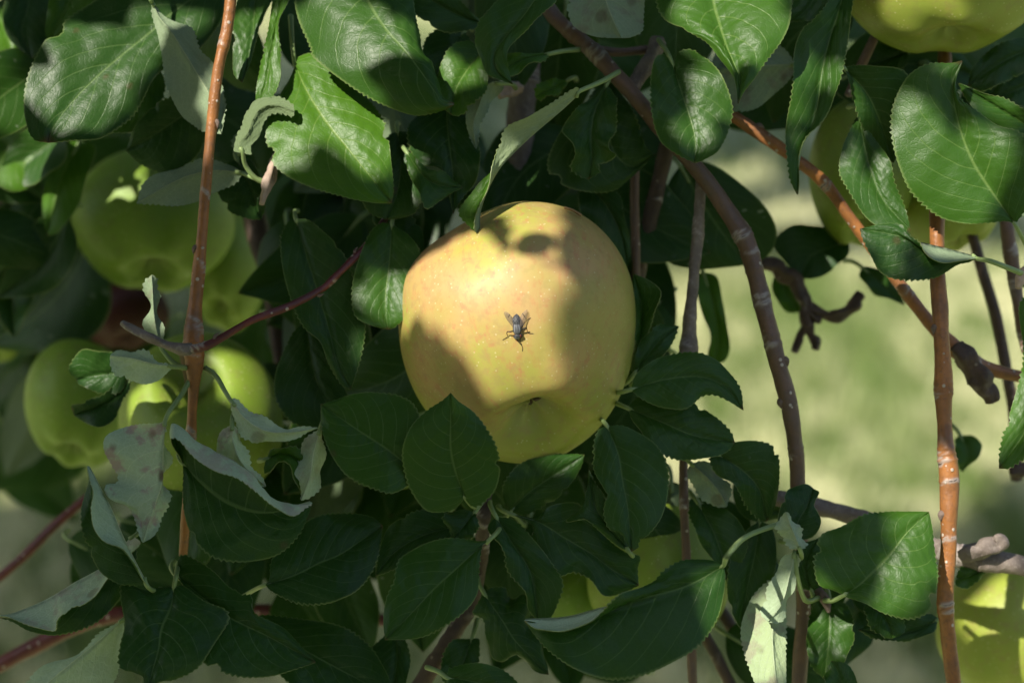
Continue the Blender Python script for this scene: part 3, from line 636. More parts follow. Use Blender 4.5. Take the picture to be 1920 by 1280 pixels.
def leaf(label, mid, A, B, d=0.0, g=(0, .7), face='T', cup=.25, bend=.15, tone=.25, blotch=0.0, pet=None, wave=(.0011, 2.3), teeth=.0009, hi=True, group=None, bulge=.035, quilt=.00045, fold=None, cat="leaf", pale=.3):
    """outline in photo pixels (third number: extra cm towards the camera); d: cm in front of the apple's centre;
    g: depth slope in cm per 100 px; face: which side of half A looks at the camera"""
    NLEAF[0] += 1; sd = NLEAF[0]
    mp = pts_(mid); cx = sum(q[0] for q in mp) / len(mp); cy = sum(q[1] for q in mp) / len(mp)
    def w(q, extra=0.0):
        z = d + g[0] * (q[0] - cx) / 100 + g[1] * (q[1] - cy) / 100 + (q[2] if len(q) > 2 else 0) + extra
        return P(q[0], q[1], z)
    k = len(mp)
    mw = np.array([w(q, bend * 4 * (i / (k - 1)) * (1 - i / (k - 1)) if face == 'T' else bend * 2 * (i / (k - 1)) * (1 - i / (k - 1))) for i, q in enumerate(mp)])
    cu = cup if face == 'T' else -cup
    def half(s):
        out = []
        for part in s.split("|"):
            pl = pts_(part); n = len(pl)
            out.append(np.array([w(q, cu * math.sin(math.pi * min(1, max(0, (i + .5) / n)))) for i, q in enumerate(pl)]))
        return out
    Aw, Bw = half(A), half(B)
    Ls = max(np.linalg.norm(np.diff(Aw[-1], axis=0), axis=1).sum(), np.linalg.norm(np.diff(Bw[-1], axis=0), axis=1).sum())
    NUu = int(min(190, max(50, Ls / .0019 * 4))) if hi else 26
    NV = 8 if hi else 4
    m, cols = leaf_grid(mw, Aw, Bw, NUu, NV)
    # orientation: sign of half A as the camera sees it
    def scr(p): r_ = p - NC; dd = -(r_ @ NB); return np.stack([r_ @ NR / dd, r_ @ NU_ / dd], -1)
    a2, m2 = scr(cols[-1][1]), scr(m)
    e1 = np.gradient(m2, axis=0); e2 = m2 - a2
    area = (e1[:, 0] * e2[:, 1] - e1[:, 1] * e2[:, 0]).sum()     # >0: cross(du, dv) towards the camera on half A
    sgn = 1 if area > 0 else -1
    if face != 'T': sgn = -sgn
    G, N, U, Vv = blade_arrays(m, cols, NV, bulge, quilt if hi else 0, teeth if hi else 0, (wave[0], wave[1], sd * 1.7), sgn, .00022)
    e = empty("apple_leaf", label, cat, Vector(mw[0]), group)
    o = blade(G, N, U, Vv, .00025, "blade", e, sgn)
    if blotch == 0 and hi and sd % 5 in (1, 3): blotch = .55
    o["tone"] = float(tone)
    o["blotch"] = float(blotch); o["pale"] = float(pale)
    if pet: pp = np.array([P(*q) for q in pts_(pet)] + [mw[0] * 1.0, m[min(4, NUu - 1)] - N[min(4, NUu - 1), NV] * .0008])
    else:
        dr = mw[0] - mw[1]; dr /= np.linalg.norm(dr)
        pp = np.array([mw[0] + dr * .0045 - NB * .016, mw[0] + dr * .0038 - NB * .007, mw[0] + dr * .002 - NB * .0015, mw[0], m[min(4, NUu - 1)] - N[min(4, NUu - 1), NV] * .0008])
    pc = cr(pp, 16)
    tube("petiole", pc, np.linspace(.00095, .0007, 16), M_PET, e, 8, sd, .03)
    VIS.append(G.reshape(-1, 3)[::7])
    return e
T, U_ = 'T', 'U'
# --- top left
leaf("large glossy dark leaf in the upper left corner with patchy sunlight and a pale scuff",
     "430,-50 356,0 316,29 282,60 195,131 134,191 97,242 90,268", "330,-70 230,-42 175,0 131,30 87,74 57,131 44,188 50,235 64,262", "452,-45 440,-10 422,15 413,44 373,91 299,138 269,188 242,222 188,259 134,264 105,267",
     d=.3, g=(-.15, .55), tone=.15, cup=.15, wave=(.001, 3))
leaf("pale underside leaf hanging in front of the corner leaf, its tip behind the orange twig",
     "285,5 300,35 322,62 349,104 373,144 400,192 415,252", "287,25 294,50 302,111 316,161 336,212 363,235 386,249", "293,15 309,32 359,52 373,97 403,124 422,180 420,225",
     d=1.2, g=(.2, .5), face=U_, tone=.2, pet="275,-60,.8 280,-20,1 283,0,1")
leaf("shiny pale leaf with pointed tip just right of the orange twig at the top", "482,-70 477,0 474,60 466,110 454,156", "455,-70 443,0 438,60 436,120 440,142", "530,-70 512,0 494,40 484,56 471,112", d=.2, g=(.3, .8), tone=.3)
leaf("narrow bright sunlit leaf hanging tip down at the top left of centre", "525,-60 526,0 517,55 506,110 497,160 482,200", "512,-40 510,0 503,55 494,95 486,130 480,180", "545,-40 540,0 525,50 523,110 527,145 515,178", d=.6, g=(.4, .5), tone=.7)
leaf("small curled leaf with wavy rim beside the big sunlit leaf", "455,286 451,268 466,250 476,224 492,203 520,198 552,210", "441,284 436,264 452,242 460,214 480,189 520,182 548,196", "470,290 470,274 486,256 493,233 506,215 528,213 549,219", d=1.5, g=(.3, .3), face=U_, tone=.7, cup=.15, wave=(.0002, 2), pale=.0, pet="505,345,.7 480,335,.9 460,310,1.2")
leaf("big sunlit leaf left of centre with a leaf shadow across its middle", "553,122 575,170 610,225 650,275 690,325 735,381", "540,150 525,175 508,212 499,255 515,310 570,345 630,366 690,379", "560,106 595,103 640,148 690,183 722,235 733,300 738,350", d=1.0, g=(.1, .7), tone=.9, cup=.25, bend=.4, pet="545,30,-1 548,80,.0", wave=(.0012, 2))
leaf("large leaf at the top left of centre with sheen and a brown pointed tip", "655,-70 690,0 721,50 768,104 815,170 830,192 852,196", "600,-70 556,-10 556,30 580,88 590,110 640,150 700,188 770,216 815,211", "715,-80 768,-10 776,25 795,97 813,116 817,165 826,184", d=2.0, g=(.2, .7), tone=.3, bend=.6, cup=-.15, bulge=.06)
leaf("hanging leaf at the top centre with curved tip, in soft shade", "1020,-30 985,25 945,72 926,105 932,135 962,159", "945,-10 915,22 895,50 891,80 902,110 911,136 928,146", "1045,-8 1016,30 972,67 952,97 953,131", d=2.6, g=(.2, .5), tone=.35, cup=.2)
leaf("folded grey green underside leaf hanging left of the shaded stem", "942,157 915,160 900,195 888,235 893,280", "930,147 905,140 884,155 881,190 873,235", "944,165 935,178 913,203 902,232", d=1.1, g=(.2, .3), face=U_, tone=.2)
leaf("long twisted leaf showing its grey underside, hanging down onto the top of the large apple", "1085,172 1050,205 1000,248 960,286 930,320 908,365 898,400 896,438",
     "1070,176 1035,212 990,240 950,262 938,300 915,335 874,374 859,400 880,425", "1080,164,.2 1043,190,.3 996,214,.4 950,237,.4 938,268,.4 930,300,.4 917,338,.5 893,388,.5 890,428,.4", d=2.75, g=(.15, 0), face=T, tone=.7, cup=.0, pet="1160,135,1 1128,153,2.2")
leaf("large very dark leaf in deep shade above the apple's right shoulder", "1140,150 1138,215 1150,280 1185,312 1230,290", "1115,170 1090,205 1055,240 1030,290 1028,322 1043,343 1093,359 1150,356 1185,332 1210,305", "1150,160 1177,191 1198,235 1206,262 1212,280", d=-.8, g=(0, .2), tone=.15)
leaf("dark wavy edged leaf hanging in front of the very dark leaf above the apple", "1138,158 1115,210 1108,260 1110,300 1104,336", "1115,178 1080,205 1058,235 1060,250 1077,289 1073,316 1090,332", "1150,172 1158,190 1154,235 1144,269 1155,292 1122,305 1125,322", d=.4, g=(0, .3), tone=.2, cup=.4, wave=(.002, 3))
leaf("grey green underside leaf with blunt rounded tip at the top edge right of centre", "1132,-60 1136,0 1150,40 1165,72", "1075,-60 1063,-5 1068,30 1077,50 1110,67 1140,72", "1195,-60 1208,0 1207,35 1203,60 1185,71", d=1.2, g=(.1, .6), face=U_, tone=.15)
leaf("bright sunlit leaf with strong sheen and pointed tip at the top right of centre", "1325,-80 1337,0 1347,40 1361,84 1377,121 1387,150 1384,196", "1265,-60 1232,-5 1243,30 1278,52 1290,64 1324,81 1347,107 1371,138 1380,165", "1420,-90 1478,-20 1484,30 1471,67 1441,107 1414,148 1396,172", d=2.6, g=(.4, .85), tone=.5, cup=.2, bulge=.07, quilt=.0007)
leaf("egg shaped leaf with dark upper left half hanging below the knobbly spur", "1262,124 1275,165 1290,210 1303,258 1302,306", "1245,105 1227,112 1220,160 1222,215 1240,265 1275,293", "1275,97 1305,95 1345,130 1372,190 1370,230 1350,280 1322,299", d=2.0, g=(.1, .5), tone=.3, pet="1235,75,0 1252,100,1.4")
leaf("broad pale underside leaf lying sideways behind the sunlit leaf at the top right", "1492,122 1440,124 1390,128 1330,130", "1475,100 1440,78 1400,75 1350,90", "1485,142 1462,168 1420,202 1378,208 1345,180", d=-.8, g=(0, .3), face=U_, tone=.1)
leaf("long dark leaf drooping at top right with a bright rim and narrow tip", "1592,-40 1560,60 1542,130 1534,190 1522,240 1502,285 1495,366", "1570,-20 1540,20 1505,55 1490,110 1480,200 1474,270 1479,330", "1602,-20 1597,30 1585,85 1580,150 1558,190 1534,227 1510,272 1498,310", d=1.5, g=(.2, .2), tone=.25, cup=.5, wave=(.0015, 3))
leaf("dark leaf with toothed upper rim left of the big serrated leaf", "1583,128 1625,175 1655,240 1675,306", "1600,123 1640,123 1700,138 1702,200 1695,260", "1590,150 1600,180 1610,222 1635,270", d=.8, g=(0, -.5), tone=.15)
leaf("big serrated leaf at the right, lit left half and shaded right half, tip pointing up", "1903,420 1851,346 1821,296 1797,228 1787,160 1804,114", "1885,415 1850,418 1810,419 1760,405 1712,365 1688,320 1674,270 1671,220 1680,182 1703,142 1740,121 1780,119", "1915,405 1935,370 1938,310 1918,252 1870,235 1831,207 1800,180 1791,150", d=2.6, g=(.35, .0), tone=.4, cup=.3, teeth=.0011, pet="1960,520,1 1930,470,2", bulge=.05)
leaf("dark leaf with pale lit upper rim at the right edge behind the serrated leaf", "1960,262 1920,232 1870,200 1797,156", "1955,225 1918,203 1885,188 1840,172", "1945,275 1890,250 1845,225 1815,190", d=1.2, g=(0, -.4), tone=.3, cup=.3)
leaf("small bright green leaf at the right edge below the serrated leaf", "1955,345 1925,345 1893,352", "1945,300 1915,305 1898,328", "1955,385 1920,385 1900,372", d=1.6, g=(.2, .6), tone=.65)
leaf("dark folded leaf hanging in front of the shaded olive apple", "1610,213 1628,300 1655,372 1708,432", "1600,232 1580,275 1574,310 1580,340 1610,390 1650,425 1690,433", "1625,240 1668,300 1677,340 1695,385", d=1.2, g=(.2, .5), tone=.25, cup=.3)
leaf("dark leaf with a pale folded flap on a long yellow stalk at the right", "1832,485 1780,470 1728,456 1680,440 1612,428", "1815,492 1795,497 1755,520 1700,526 1655,512 1633,480 1618,450", "1820,490,0.54 1790,491,0.72 1745,481,0.72 1715,455,0.36 1690,424 1650,421", d=2.0, g=(0, .3), tone=.1, cup=.1, pet="1915,512,3.24 1885,500,3.60 1855,489,3.78")
# --- left of the apple
leaf("curved leaf tucked against the left side of the large apple", "735,420 730,490 722,560 727,618", "712,418 692,440 668,500 660,545 665,590 690,608", "765,440 790,480 785,540 765,590 740,612", d=1.0, g=(0, .5), tone=.4, cup=.3, wave=(.0015, 2))
leaf("long dark leaf hanging left of the apple with a small lit spot near its tip", "555,412 578,492 591,532 615,613 632,680 658,730", "540,415 528,440 526,462 531,509 551,576 571,616 601,643 617,682 640,720", "575,412 602,430 640,470 670,540 684,600 680,650 668,700", d=.6, g=(.1, .4), tone=.18, cup=.3)
leaf("dark blue green leaf behind the long leaf, level with the large apple's lower left", "575,600 582,660 600,730 645,802", "550,625 520,685 515,740 540,785 580,802", "600,630 640,715 662,770", d=-.8, g=(0, .5), tone=.08)
leaf("dark small leaf with wavy edge between the apple's upper left and the sunlit leaf", "700,395 735,425 755,455 790,478", "720,390 765,400 790,430 795,462", "700,415 725,445 745,470 770,482", d=-.5, g=(0, .4), tone=.2)
leaf("dark leaf below the right end of the big sunlit leaf", "745,245 752,300 745,360 725,412", "765,250 768,285 790,310 790,370 780,398 750,408", "725,260 700,320 680,370 695,400", d=.2, g=(0, .4), tone=.12)
leaf("bent leaf tip with a sheen below the large top leaf", "762,285 790,325 820,345 868,352", "775,290 800,315 835,325", "765,320 785,360 795,392 830,372", d=1.1, g=(0, .9), tone=.35)
leaf("large dark leaf with bluish sheen left of the twisted leaf", "835,188 840,250 848,320 850,402", "800,200 768,230 766,270 782,300 830,325 842,370", "870,205 885,240 900,290 896,332 870,366", d=.5, g=(.2, .5), tone=.1, wave=(.0015, 3))
leaf("round sunlit leaf half covered by the hanging top centre leaf", "905,95 880,125 855,165 845,215", "880,75 850,85 825,125 815,180", "915,120 912,165 885,200 860,215", d=1.0, g=(.1, .8), tone=.6)
leaf("dark leaf at the top edge between the two hanging top leaves", "905,45 840,18 780,-20", "890,30 850,-10 810,-35", "895,55 850,60 800,45 770,10", d=.2, g=(0, .5), tone=.2)
leaf("shaded leaf filling the gap under the top edge left of the top centre leaf", "870,60 840,100 815,150 800,200", "835,50 800,70 790,120 790,170", "885,85 870,130 845,180", d=-.4, g=(0, .5), tone=.25)
leaf("small lit green leaf with narrow tip crossing in front of the shaded stem", "1032,101 1000,106 960,120 915,142", "1015,100 970,100 935,106", "1020,112 985,126 950,146", d=1.0, g=(0, .8), tone=.7, pet="1085,93,-.4 1055,96,.4")
leaf("yellow green leaf scrap right of the shaded stem", "1065,150 1040,165 1003,182", "1050,148 1020,152 1004,165", "1060,165 1040,178 1015,186", d=-1, g=(0, .8), tone=1)
leaf("dark leaf pressed behind the apple's upper right shoulder", "1100,340 1140,390 1165,440 1178,500", "1085,370 1095,420 1130,470 1160,498", "1125,348 1160,365 1172,410 1182,460", d=-1.6, g=(0, .2), tone=.15)
leaf("pale underside leaf with blunt end behind the orange twig, over the blurred apple", "455,325 400,321 340,336 256,382", "430,308 370,302 320,318 270,345", "440,345 400,362 370,378 330,386 290,383", d=.4, g=(0, .4), face=U_, tone=.1, pet="505,345,.8 480,335,.7")
leaf("dark leaf under the pale blunt leaf, right of the orange twig", "445,300 465,340 478,375 490,412", "420,310 405,350 430,395 465,410", "470,300 490,335 498,380", d=-.8, g=(0, .3), tone=.1)
leaf("black green leaf in shade between the corner leaf and the orange twig", "385,190 330,225 285,255 236,283", "350,178 300,190 255,235", "392,230 370,290 320,325 265,310", d=-1.0, g=(0, -.3), tone=.05)
leaf("deep green leaf in shade behind the pale underside leaf at upper left", "300,130 270,170 240,215 205,250", "270,135 235,170 205,220", "310,160 290,210 250,245", d=-1.5, g=(0, .4), tone=.5)
leaf("dim olive leaf hanging beside the blurred apple at left", "150,265 120,320 100,380 88,442", "125,270 95,320 78,380", "178,275 165,330 140,395 110,435", d=-7, g=(0, .2), tone=.9, hi=False)
leaf("blurred pale lit leaf at the left edge under the corner leaf", "-20,245 20,275 50,310 70,345", "10,235 60,255 85,275 82,315", "-30,280 -20,330 20,360", d=-7, g=(0, .9), tone=.9, hi=False)
leaf("blurred sunlit leaf scrap in the extreme upper left corner", "-10,20 10,55 20,90 22,118", "-30,40 -15,80 0,110", "10,15 30,40 38,80", d=-5, g=(0, .9), tone=.9, hi=False)
leaf("bluish sheen leaf behind the upper left corner leaf", "60,-30 50,20 40,60 60,110", "20,-20 5,20 15,70", "95,-10 95,40 85,85", d=-4, g=(0, .9), tone=.05, hi=False)
leaf("olive leaf at the top edge behind the upper left corner leaf", "150,-60 130,0 105,50 92,82", "105,-40 90,10 85,55", "190,-40 175,10 135,55", d=-3, g=(0, .3), tone=.7, hi=False)
# --- below the apple
leaf("broad leaf left of the upright pointed leaf, under the apple's lower left", "778,885 731,845 670,805 601,757", "790,870 797,830 782,768 750,741 700,735 650,743", "770,905 735,925 700,916 650,890 620,850 603,800", d=3.0, g=(.05, .5), tone=.4, cup=.2, teeth=.001)
leaf("upright pointed leaf in front of the apple's lower left", "872,932 853,880 845,840 845,790 845,736", "860,948 840,958 800,955 770,920 757,880 755,840 770,800 800,770 830,750", "885,948 905,942 930,915 938,875 930,835 910,800 885,770 860,752", d=3.8, g=(0, -.35), tone=.3, cup=.12, teeth=.0009, pet="905,935,.8 890,950,2.4")
leaf("curved leaf beside the apple's lower right with a hooked tip, uppermost of the pair", "1183,730 1240,712 1310,705 1360,725 1394,769", "1195,700 1240,668 1300,661 1350,680 1385,720", "1200,745 1240,762 1285,768 1315,742 1340,740 1370,755", d=2.0, g=(0, .6), tone=.3, cup=.2)
leaf("dark smooth leaf under the hooked leaf beside the apple's lower right", "1178,765 1240,790 1300,815 1378,829", "1188,750 1205,745 1250,755 1300,755 1340,780 1370,810", "1185,785 1200,805 1225,842 1270,859 1330,859 1365,845", d=1.5, g=(0, .6), tone=.22)
leaf("narrow folded leaf standing along the apple's right edge", "1192,700 1200,640 1203,580 1188,513", "1186,690 1188,640 1190,600 1186,550", "1212,690 1212,620 1236,572 1239,546 1215,525", d=.2, g=(.3, -.3), tone=.2, cup=.5)
leaf("small leaf with ragged tip right of the apple's right edge", "1190,700 1215,665 1240,635 1273,611", "1192,665 1205,635 1238,608", "1212,692 1240,672 1262,640", d=.5, g=(0, .4), tone=.15)
leaf("drooping leaf with clear veins right below the apple", "1138,798 1159,850 1167,900 1177,951 1181,994 1184,1034", "1120,810 1112,850 1115,885 1135,925 1132,960 1142,990 1165,1000 1176,1020", "1175,800 1225,828 1250,870 1253,920 1240,970 1215,1003 1200,1010 1196,1026", d=2.5, g=(.1, .5), tone=.22, cup=.15, pet="1110,790,-1 1125,785,1")
leaf("small folded leaf with sharp upward tip below the apple, left of the drooping leaf", "1178,1032 1140,985 1116,945 1104,880", "1160,1024 1125,995 1100,978 1061,976 1085,955 1100,930", "1172,1000 1142,970 1134,930 1116,905", d=2.0, g=(0, .4), tone=.15)
leaf("shaded leaf directly beneath the bottom of the apple", "955,962 990,925 1040,890 1096,852", "942,930 950,895 985,865 1040,851", "985,964 1040,937 1070,907 1088,878", d=.3, g=(0, -.2), tone=.15)
leaf("dark leaf with toothed edge overlapping the arching branch at the lower right", "1345,852 1390,880 1425,920 1438,977", "1370,830 1420,827 1456,845 1461,900 1455,945", "1330,862 1345,890 1375,907 1402,952 1425,975", d=1.2, g=(0, -.2), tone=.1)
leaf("small pale underside leaf behind the toothed dark leaf at the lower right", "1295,868 1325,895 1350,925 1362,950", "1320,866 1355,895 1370,925", "1290,890 1310,927 1340,949", d=.8, g=(0, .3), face=U_, tone=.0)
leaf("largest front leaf lying sideways at the bottom, tip pointing left with a pale folded rim", "1357,1060 1285,1098 1195,1122 1120,1142 1060,1158 983,1163", "1360,1080 1358,1110 1345,1160 1310,1210 1260,1242 1200,1266 1140,1272 1080,1255 1030,1220 1003,1190", "1330,1048 1280,1050 1245,1070 1225,1090 1185,1108,0.52 1150,1128,1.04 1120,1152,1.04 1060,1180,1.04 1010,1183,0.52", d=4.0, g=(0, .55), tone=.12, cup=.1, pet="1465,980,1.56 1400,1005,4.16 1365,1040,7.80", bulge=.06, pale=.95)
leaf("pear shaped leaf with distinct veins at the bottom centre, tip down left", "919,1010 882,1041 848,1072 815,1102 768,1152 722,1199", "900,1013 865,1010 820,1012 780,1025 750,1045 742,1070 740,1090 725,1120 718,1158", "905,1022 899,1060 895,1110 870,1147 830,1176 780,1196", d=3.4, g=(.05, .6), tone=.27, cup=.15)
leaf("dark blue green leaf with pale midrib and stout stalk, lower left of centre", "497,1096 551,1078 598,1055 638,1038 680,1010 718,985", "505,1085 510,1050 540,1010 580,975 640,960 692,967", "515,1112 565,1130 630,1128 675,1100 707,1050", d=2.2, g=(0, .75), tone=.05, pet="425,1138,-1.5 450,1122,.2 475,1106,1.6")
leaf("dark leaf tucked behind the pear shaped leaf", "855,985 790,1005 740,1035 704,1080", "840,957 790,956 745,975 720,1000", "850,1000 800,1030 750,1062", d=1.4, g=(0, .5), tone=.1)
leaf("narrow leaf hanging down from the bottom spur with a forked end", "930,968 962,1020 995,1075 1008,1164", "915,985 922,1003 940,1030 955,1070 983,1110 990,1140", "965,975 1000,1010 1030,1050 1056,1090 1046,1130 1028,1162", d=2.1, g=(0, .3), tone=.13, cup=.35)
leaf("wide leaf with wavy lower edge spreading right from the bottom spur", "958,963 1010,978 1060,1008 1110,1038 1150,1068 1198,1097", "1010,975 1028,950 1068,940 1092,950 1130,1000 1170,1033 1199,1042 1196,1065", "1000,985 994,1010 1005,1050 1040,1081 1075,1070 1105,1085 1130,1116 1165,1112", d=1.7, g=(0, .5), tone=.15, wave=(.0012, 3))
leaf("lobed dark leaf with curled margin at the bottom, left of the largest front leaf", "908,1112 940,1160 970,1205 1029,1264", "920,1103 950,1101 962,1120 988,1120 1002,1180 1024,1235", "885,1150 910,1165 916,1225 935,1238 958,1221 978,1236 1002,1257", d=1.2, g=(0, .4), tone=.08, cup=-.3, wave=(.0015, 3))
leaf("finely quilted leaf tip at the bottom edge below the pear shaped leaf", "838,1270 880,1275 930,1290 985,1320", "845,1252 895,1242 945,1256 978,1290", "840,1300 890,1335 950,1335", d=3.0, g=(0, .6), tone=.25, quilt=.0007, pet="800,1250,2 822,1258,2.6")
leaf("angular dark leaf with bright white midrib at the bottom left", "326,1100 319,1139 302,1179 296,1219 284,1262 278,1300", "295,1100 265,1105 231,1094 226,1120 232,1170 226,1210 226,1250 262,1264 268,1288", "345,1098 385,1128 423,1142 427,1165 403,1205 373,1250 326,1274 296,1280", d=3.5, g=(0, .5), tone=.05, cup=.1, pet="335,1055,1.5 330,1080,3")
leaf("long pointed dark leaf to the right of the angular leaf, tip down right", "330,1078 390,1128 437,1160 504,1192 592,1241", "335,1050 345,1040 370,1050 400,1070 430,1100 470,1116 480,1150 530,1175 560,1205", "345,1100 380,1150 392,1190 380,1240 440,1266 510,1266 560,1252", d=2.7, g=(0, .6), tone=.12)
leaf("dark leaf cut off by the bottom edge, right of the long pointed leaf", "470,1165 540,1200 620,1245 745,1310", "490,1153 560,1158 640,1174 692,1208 722,1255", "480,1200 540,1280 640,1330", d=1.2, g=(0, .8), tone=.07)
leaf("dark leaf behind the pear shaped leaf at the bottom edge", "735,1180 745,1220 740,1270 730,1310", "705,1205 690,1240 700,1290", "755,1190 768,1225 760,1285", d=.4, g=(0, .7), tone=.07)
leaf("small leaf with pale folded side at the bottom beside the shaded stem", "885,1195 875,1225 860,1265 855,1300", "850,1200 832,1225 828,1270", "900,1200 898,1225 890,1275", d=.2, g=(0, .5), tone=.1)
leaf("small dark leaf hanging right under the upright pointed leaf", "890,960 870,985 858,1000 848,1012", "862,955 830,968 842,995", "898,985 885,1008 868,1014", d=2.2, g=(0, .4), tone=.07)
leaf("cupped dark leaf with pale turned-over rim at the lower left", "342,868 375,905 430,945 500,962 584,942", "345,890 342,930 348,980 370,1018 405,1046 460,1053 520,1040 560,1003 580,960", "330,800,.5 390,838,.6 460,880,.6 520,935,.6 570,945,.5|326,822,1.2 385,870,1.3 450,905,1.4 510,945,1.3 550,965,1 578,948,.5", d=3.4, g=(0, .3), tone=.1, cup=.0, bulge=.02, pale=.95)
leaf("withered pale leaf with brown spots behind the turned-over rim", "435,796 438,830 455,870 499,912", "415,812 404,850 430,882 470,907", "448,810 462,850 482,885", d=3.3, g=(0, .3), face=U_, tone=1, blotch=.8, pale=.95)
leaf("pale underside strip leaf with pinkish marks drooping right from the red twig fork", "432,750 460,785 500,808 550,810 597,802", "440,748 455,757 487,781 537,801", "436,780 463,823 504,830 551,820", d=3.2, g=(0, .3), face=U_, tone=.3, blotch=.5, pet="385,690,1.8 405,705,2.2 420,730,2.9", pale=.95)
leaf("curling leaf end with pale underside dropping from the pinkish strip leaf", "600,805 588,850 582,890 565,938", "605,815 606,868 600,905 582,932", "590,810 560,845 555,870 562,915", d=2.8, g=(0, .2), face=U_, tone=.2, blotch=.3, cup=.5, pale=.95)
leaf("dark ring of a curled leaf under the pinkish strip leaf", "500,860 530,850 560,865 568,900", "495,885 530,868 552,885 562,925", "510,842 545,838 570,855", d=2.2, g=(0, .3), tone=.7, blotch=1, cup=.4)
leaf("withered grey leaf with purple blotches hanging from the node of the orange twig", "309,790 307,850 304,905 292,945 268,1017", "290,795 240,797 204,815 200,840 208,875 218,900 200,911 208,932 238,950 252,975", "312,830 312,880 310,960 290,1000", d=3.5, g=(.1, .2), face=U_, tone=.1, blotch=1, wave=(.0022, 3.2), pet="358,708,1.9 340,740,2.5 318,770,3.2", pale=.95)
leaf("folded leaf with pale inner strip pointing up at the left", "273,1093 250,1050 225,1000 206,955 183,910 163,873", "258,1097 220,1092 182,1065 160,1010 152,960 156,930 165,900", "264,1077,0.72 230,1037,0.90 190,1005,0.90 168,955,0.90 171,912,0.54", d=3.4, g=(0, .2), tone=.1, cup=.1, pale=.95)
leaf("long leaf with pale rolled underside pointing left in the lower left corner", "252,1005 200,1060 140,1095 85,1128 25,1152 -5,1157", "255,1050 232,1110 182,1166 110,1190 60,1184 20,1162", "262,1025,0.66 206,1080,1.10 168,1120,1.32 120,1156,1.32 112,1180,1.10 90,1182,0.88 22,1158,0.44", d=2.5, g=(0, .2), tone=.05, cup=.1, pale=.95)
leaf("pale underside leaf cut off by the bottom edge at lower left", "233,1160 188,1199 134,1243 90,1280 50,1320", "205,1178 155,1216 100,1243 40,1282 15,1310", "232,1200 226,1240 208,1285 150,1320 80,1330", d=1.6, g=(0, .5), face=U_, tone=.45, pale=.95)
leaf("small pale underside leaf left of the twig node over the sun spotted apple", "325,688 290,683 245,672 206,668", "310,683 275,663 235,656 213,664", "312,700 295,714 262,718 222,705 208,685", d=2.8, g=(0, .4), face=U_, tone=.45, pet="352,690,2 338,688,2.5", pale=.95)
leaf("narrow upright leaf standing between the grey twig end and the orange twig", "304,655 292,610 287,560 285,515", "288,640 273,610 279,570 272,530", "306,630 299,590 294,545 296,524", d=1.8, g=(0, -.1), face=U_, tone=.1, pet="345,690,1.8 325,680,1.8")
leaf("curled damaged dark leaf at left beside the shaded green apple", "245,690 210,700 175,705 143,712", "225,668 190,658 155,655 130,688", "225,735 185,735 150,722", d=-1, g=(0, -.2), tone=.1, blotch=1, cup=.4)
leaf("torn dark leaf with brown edges hanging in front of the shaded green apple at left", "245,712 215,745 180,765 138,778", "222,715 180,748 136,758", "238,738 216,778 190,802 160,792", d=-1, g=(0, .4), tone=.05, blotch=1, cup=.4)
# --- lower right
leaf("large serrated leaf at lower right with bright yellow tip touching the straight branch", "1582,1115 1616,1092 1666,1041 1700,998 1742,959", "1565,1108 1535,1095 1526,1060 1530,1030 1542,1000 1580,985 1620,966 1680,957", "1590,1120 1620,1130 1660,1150 1710,1159 1745,1140 1758,1080 1751,1010", d=3.0, g=(.1, .45), tone=.45, cup=.15, teeth=.0011, pet="1545,1125,1.2 1562,1125,2.4")
leaf("small blue green twin lobed leaf in front of the arching branch at lower right", "1487,1000 1500,970 1515,945 1525,915", "1462,985 1460,968 1470,930 1483,914 1508,907", "1505,1011 1530,1000 1540,975 1526,948 1536,925", d=1.6, g=(0, .6), tone=.02, teeth=.0002)
leaf("pale underside leaf tip twisting upward at lower right", "1500,1030 1490,1005 1482,985 1473,959", "1482,1025 1462,1003 1457,985 1463,970", "1512,1020 1502,998 1488,975", d=3.0, g=(0, .1), face=U_, tone=.2, pale=.6)
leaf("pale underside leaf hanging below the twisted tip, left of the large serrated leaf", "1490,1035 1480,1080 1466,1130 1440,1165", "1465,1048 1445,1095 1430,1130 1427,1150", "1500,1055 1482,1110 1474,1148 1458,1166", d=2.8, g=(.2, .2), face=U_, tone=.25, pet="1535,1120,1.2 1510,1125,1.8 1495,1080,2.6", pale=.6)
leaf("sunlit pale underside leaf hanging to the bottom edge at lower right", "1468,1085 1455,1130 1448,1200 1458,1310", "1445,1087 1413,1115 1393,1159 1390,1195 1401,1240 1430,1310", "1475,1120 1472,1200 1474,1290", d=2.1, g=(.1, .9), face=U_, tone=.9, pale=.5, wave=(.0003, 1.5))
leaf("dark leaf behind the sunlit pale leaf, right of the largest front leaf", "1425,975 1415,1040 1400,1110 1391,1182", "1395,1000 1365,1065 1368,1130 1380,1165", "1450,995 1455,1060 1430,1120", d=.4, g=(0, .4), tone=.2)
leaf("dark leaf with pale outline hanging from the node right of the shaded lower apple", "1310,945 1335,990 1350,1030 1362,1075", "1292,955 1305,1000 1330,1040 1345,1062", "1340,945 1385,975 1402,1020 1385,1060", d=.2, g=(0, .5), tone=.25)
leaf("short leaf squeezed between the twisted pale leaf and the large serrated leaf", "1522,1108 1512,1075 1515,1040 1536,1007", "1500,1098 1488,1060 1495,1025", "1535,1090 1535,1050 1540,1025", d=1.1, g=(0, .3), tone=.25)
leaf("dark leaf with a sunlit ragged right edge below the large serrated leaf", "1555,1125 1555,1170 1552,1220 1545,1272", "1528,1130 1512,1190 1520,1245", "1590,1135 1602,1185 1590,1225 1575,1262", d=1.0, g=(.3, .4), tone=.3, wave=(.0015, 3))
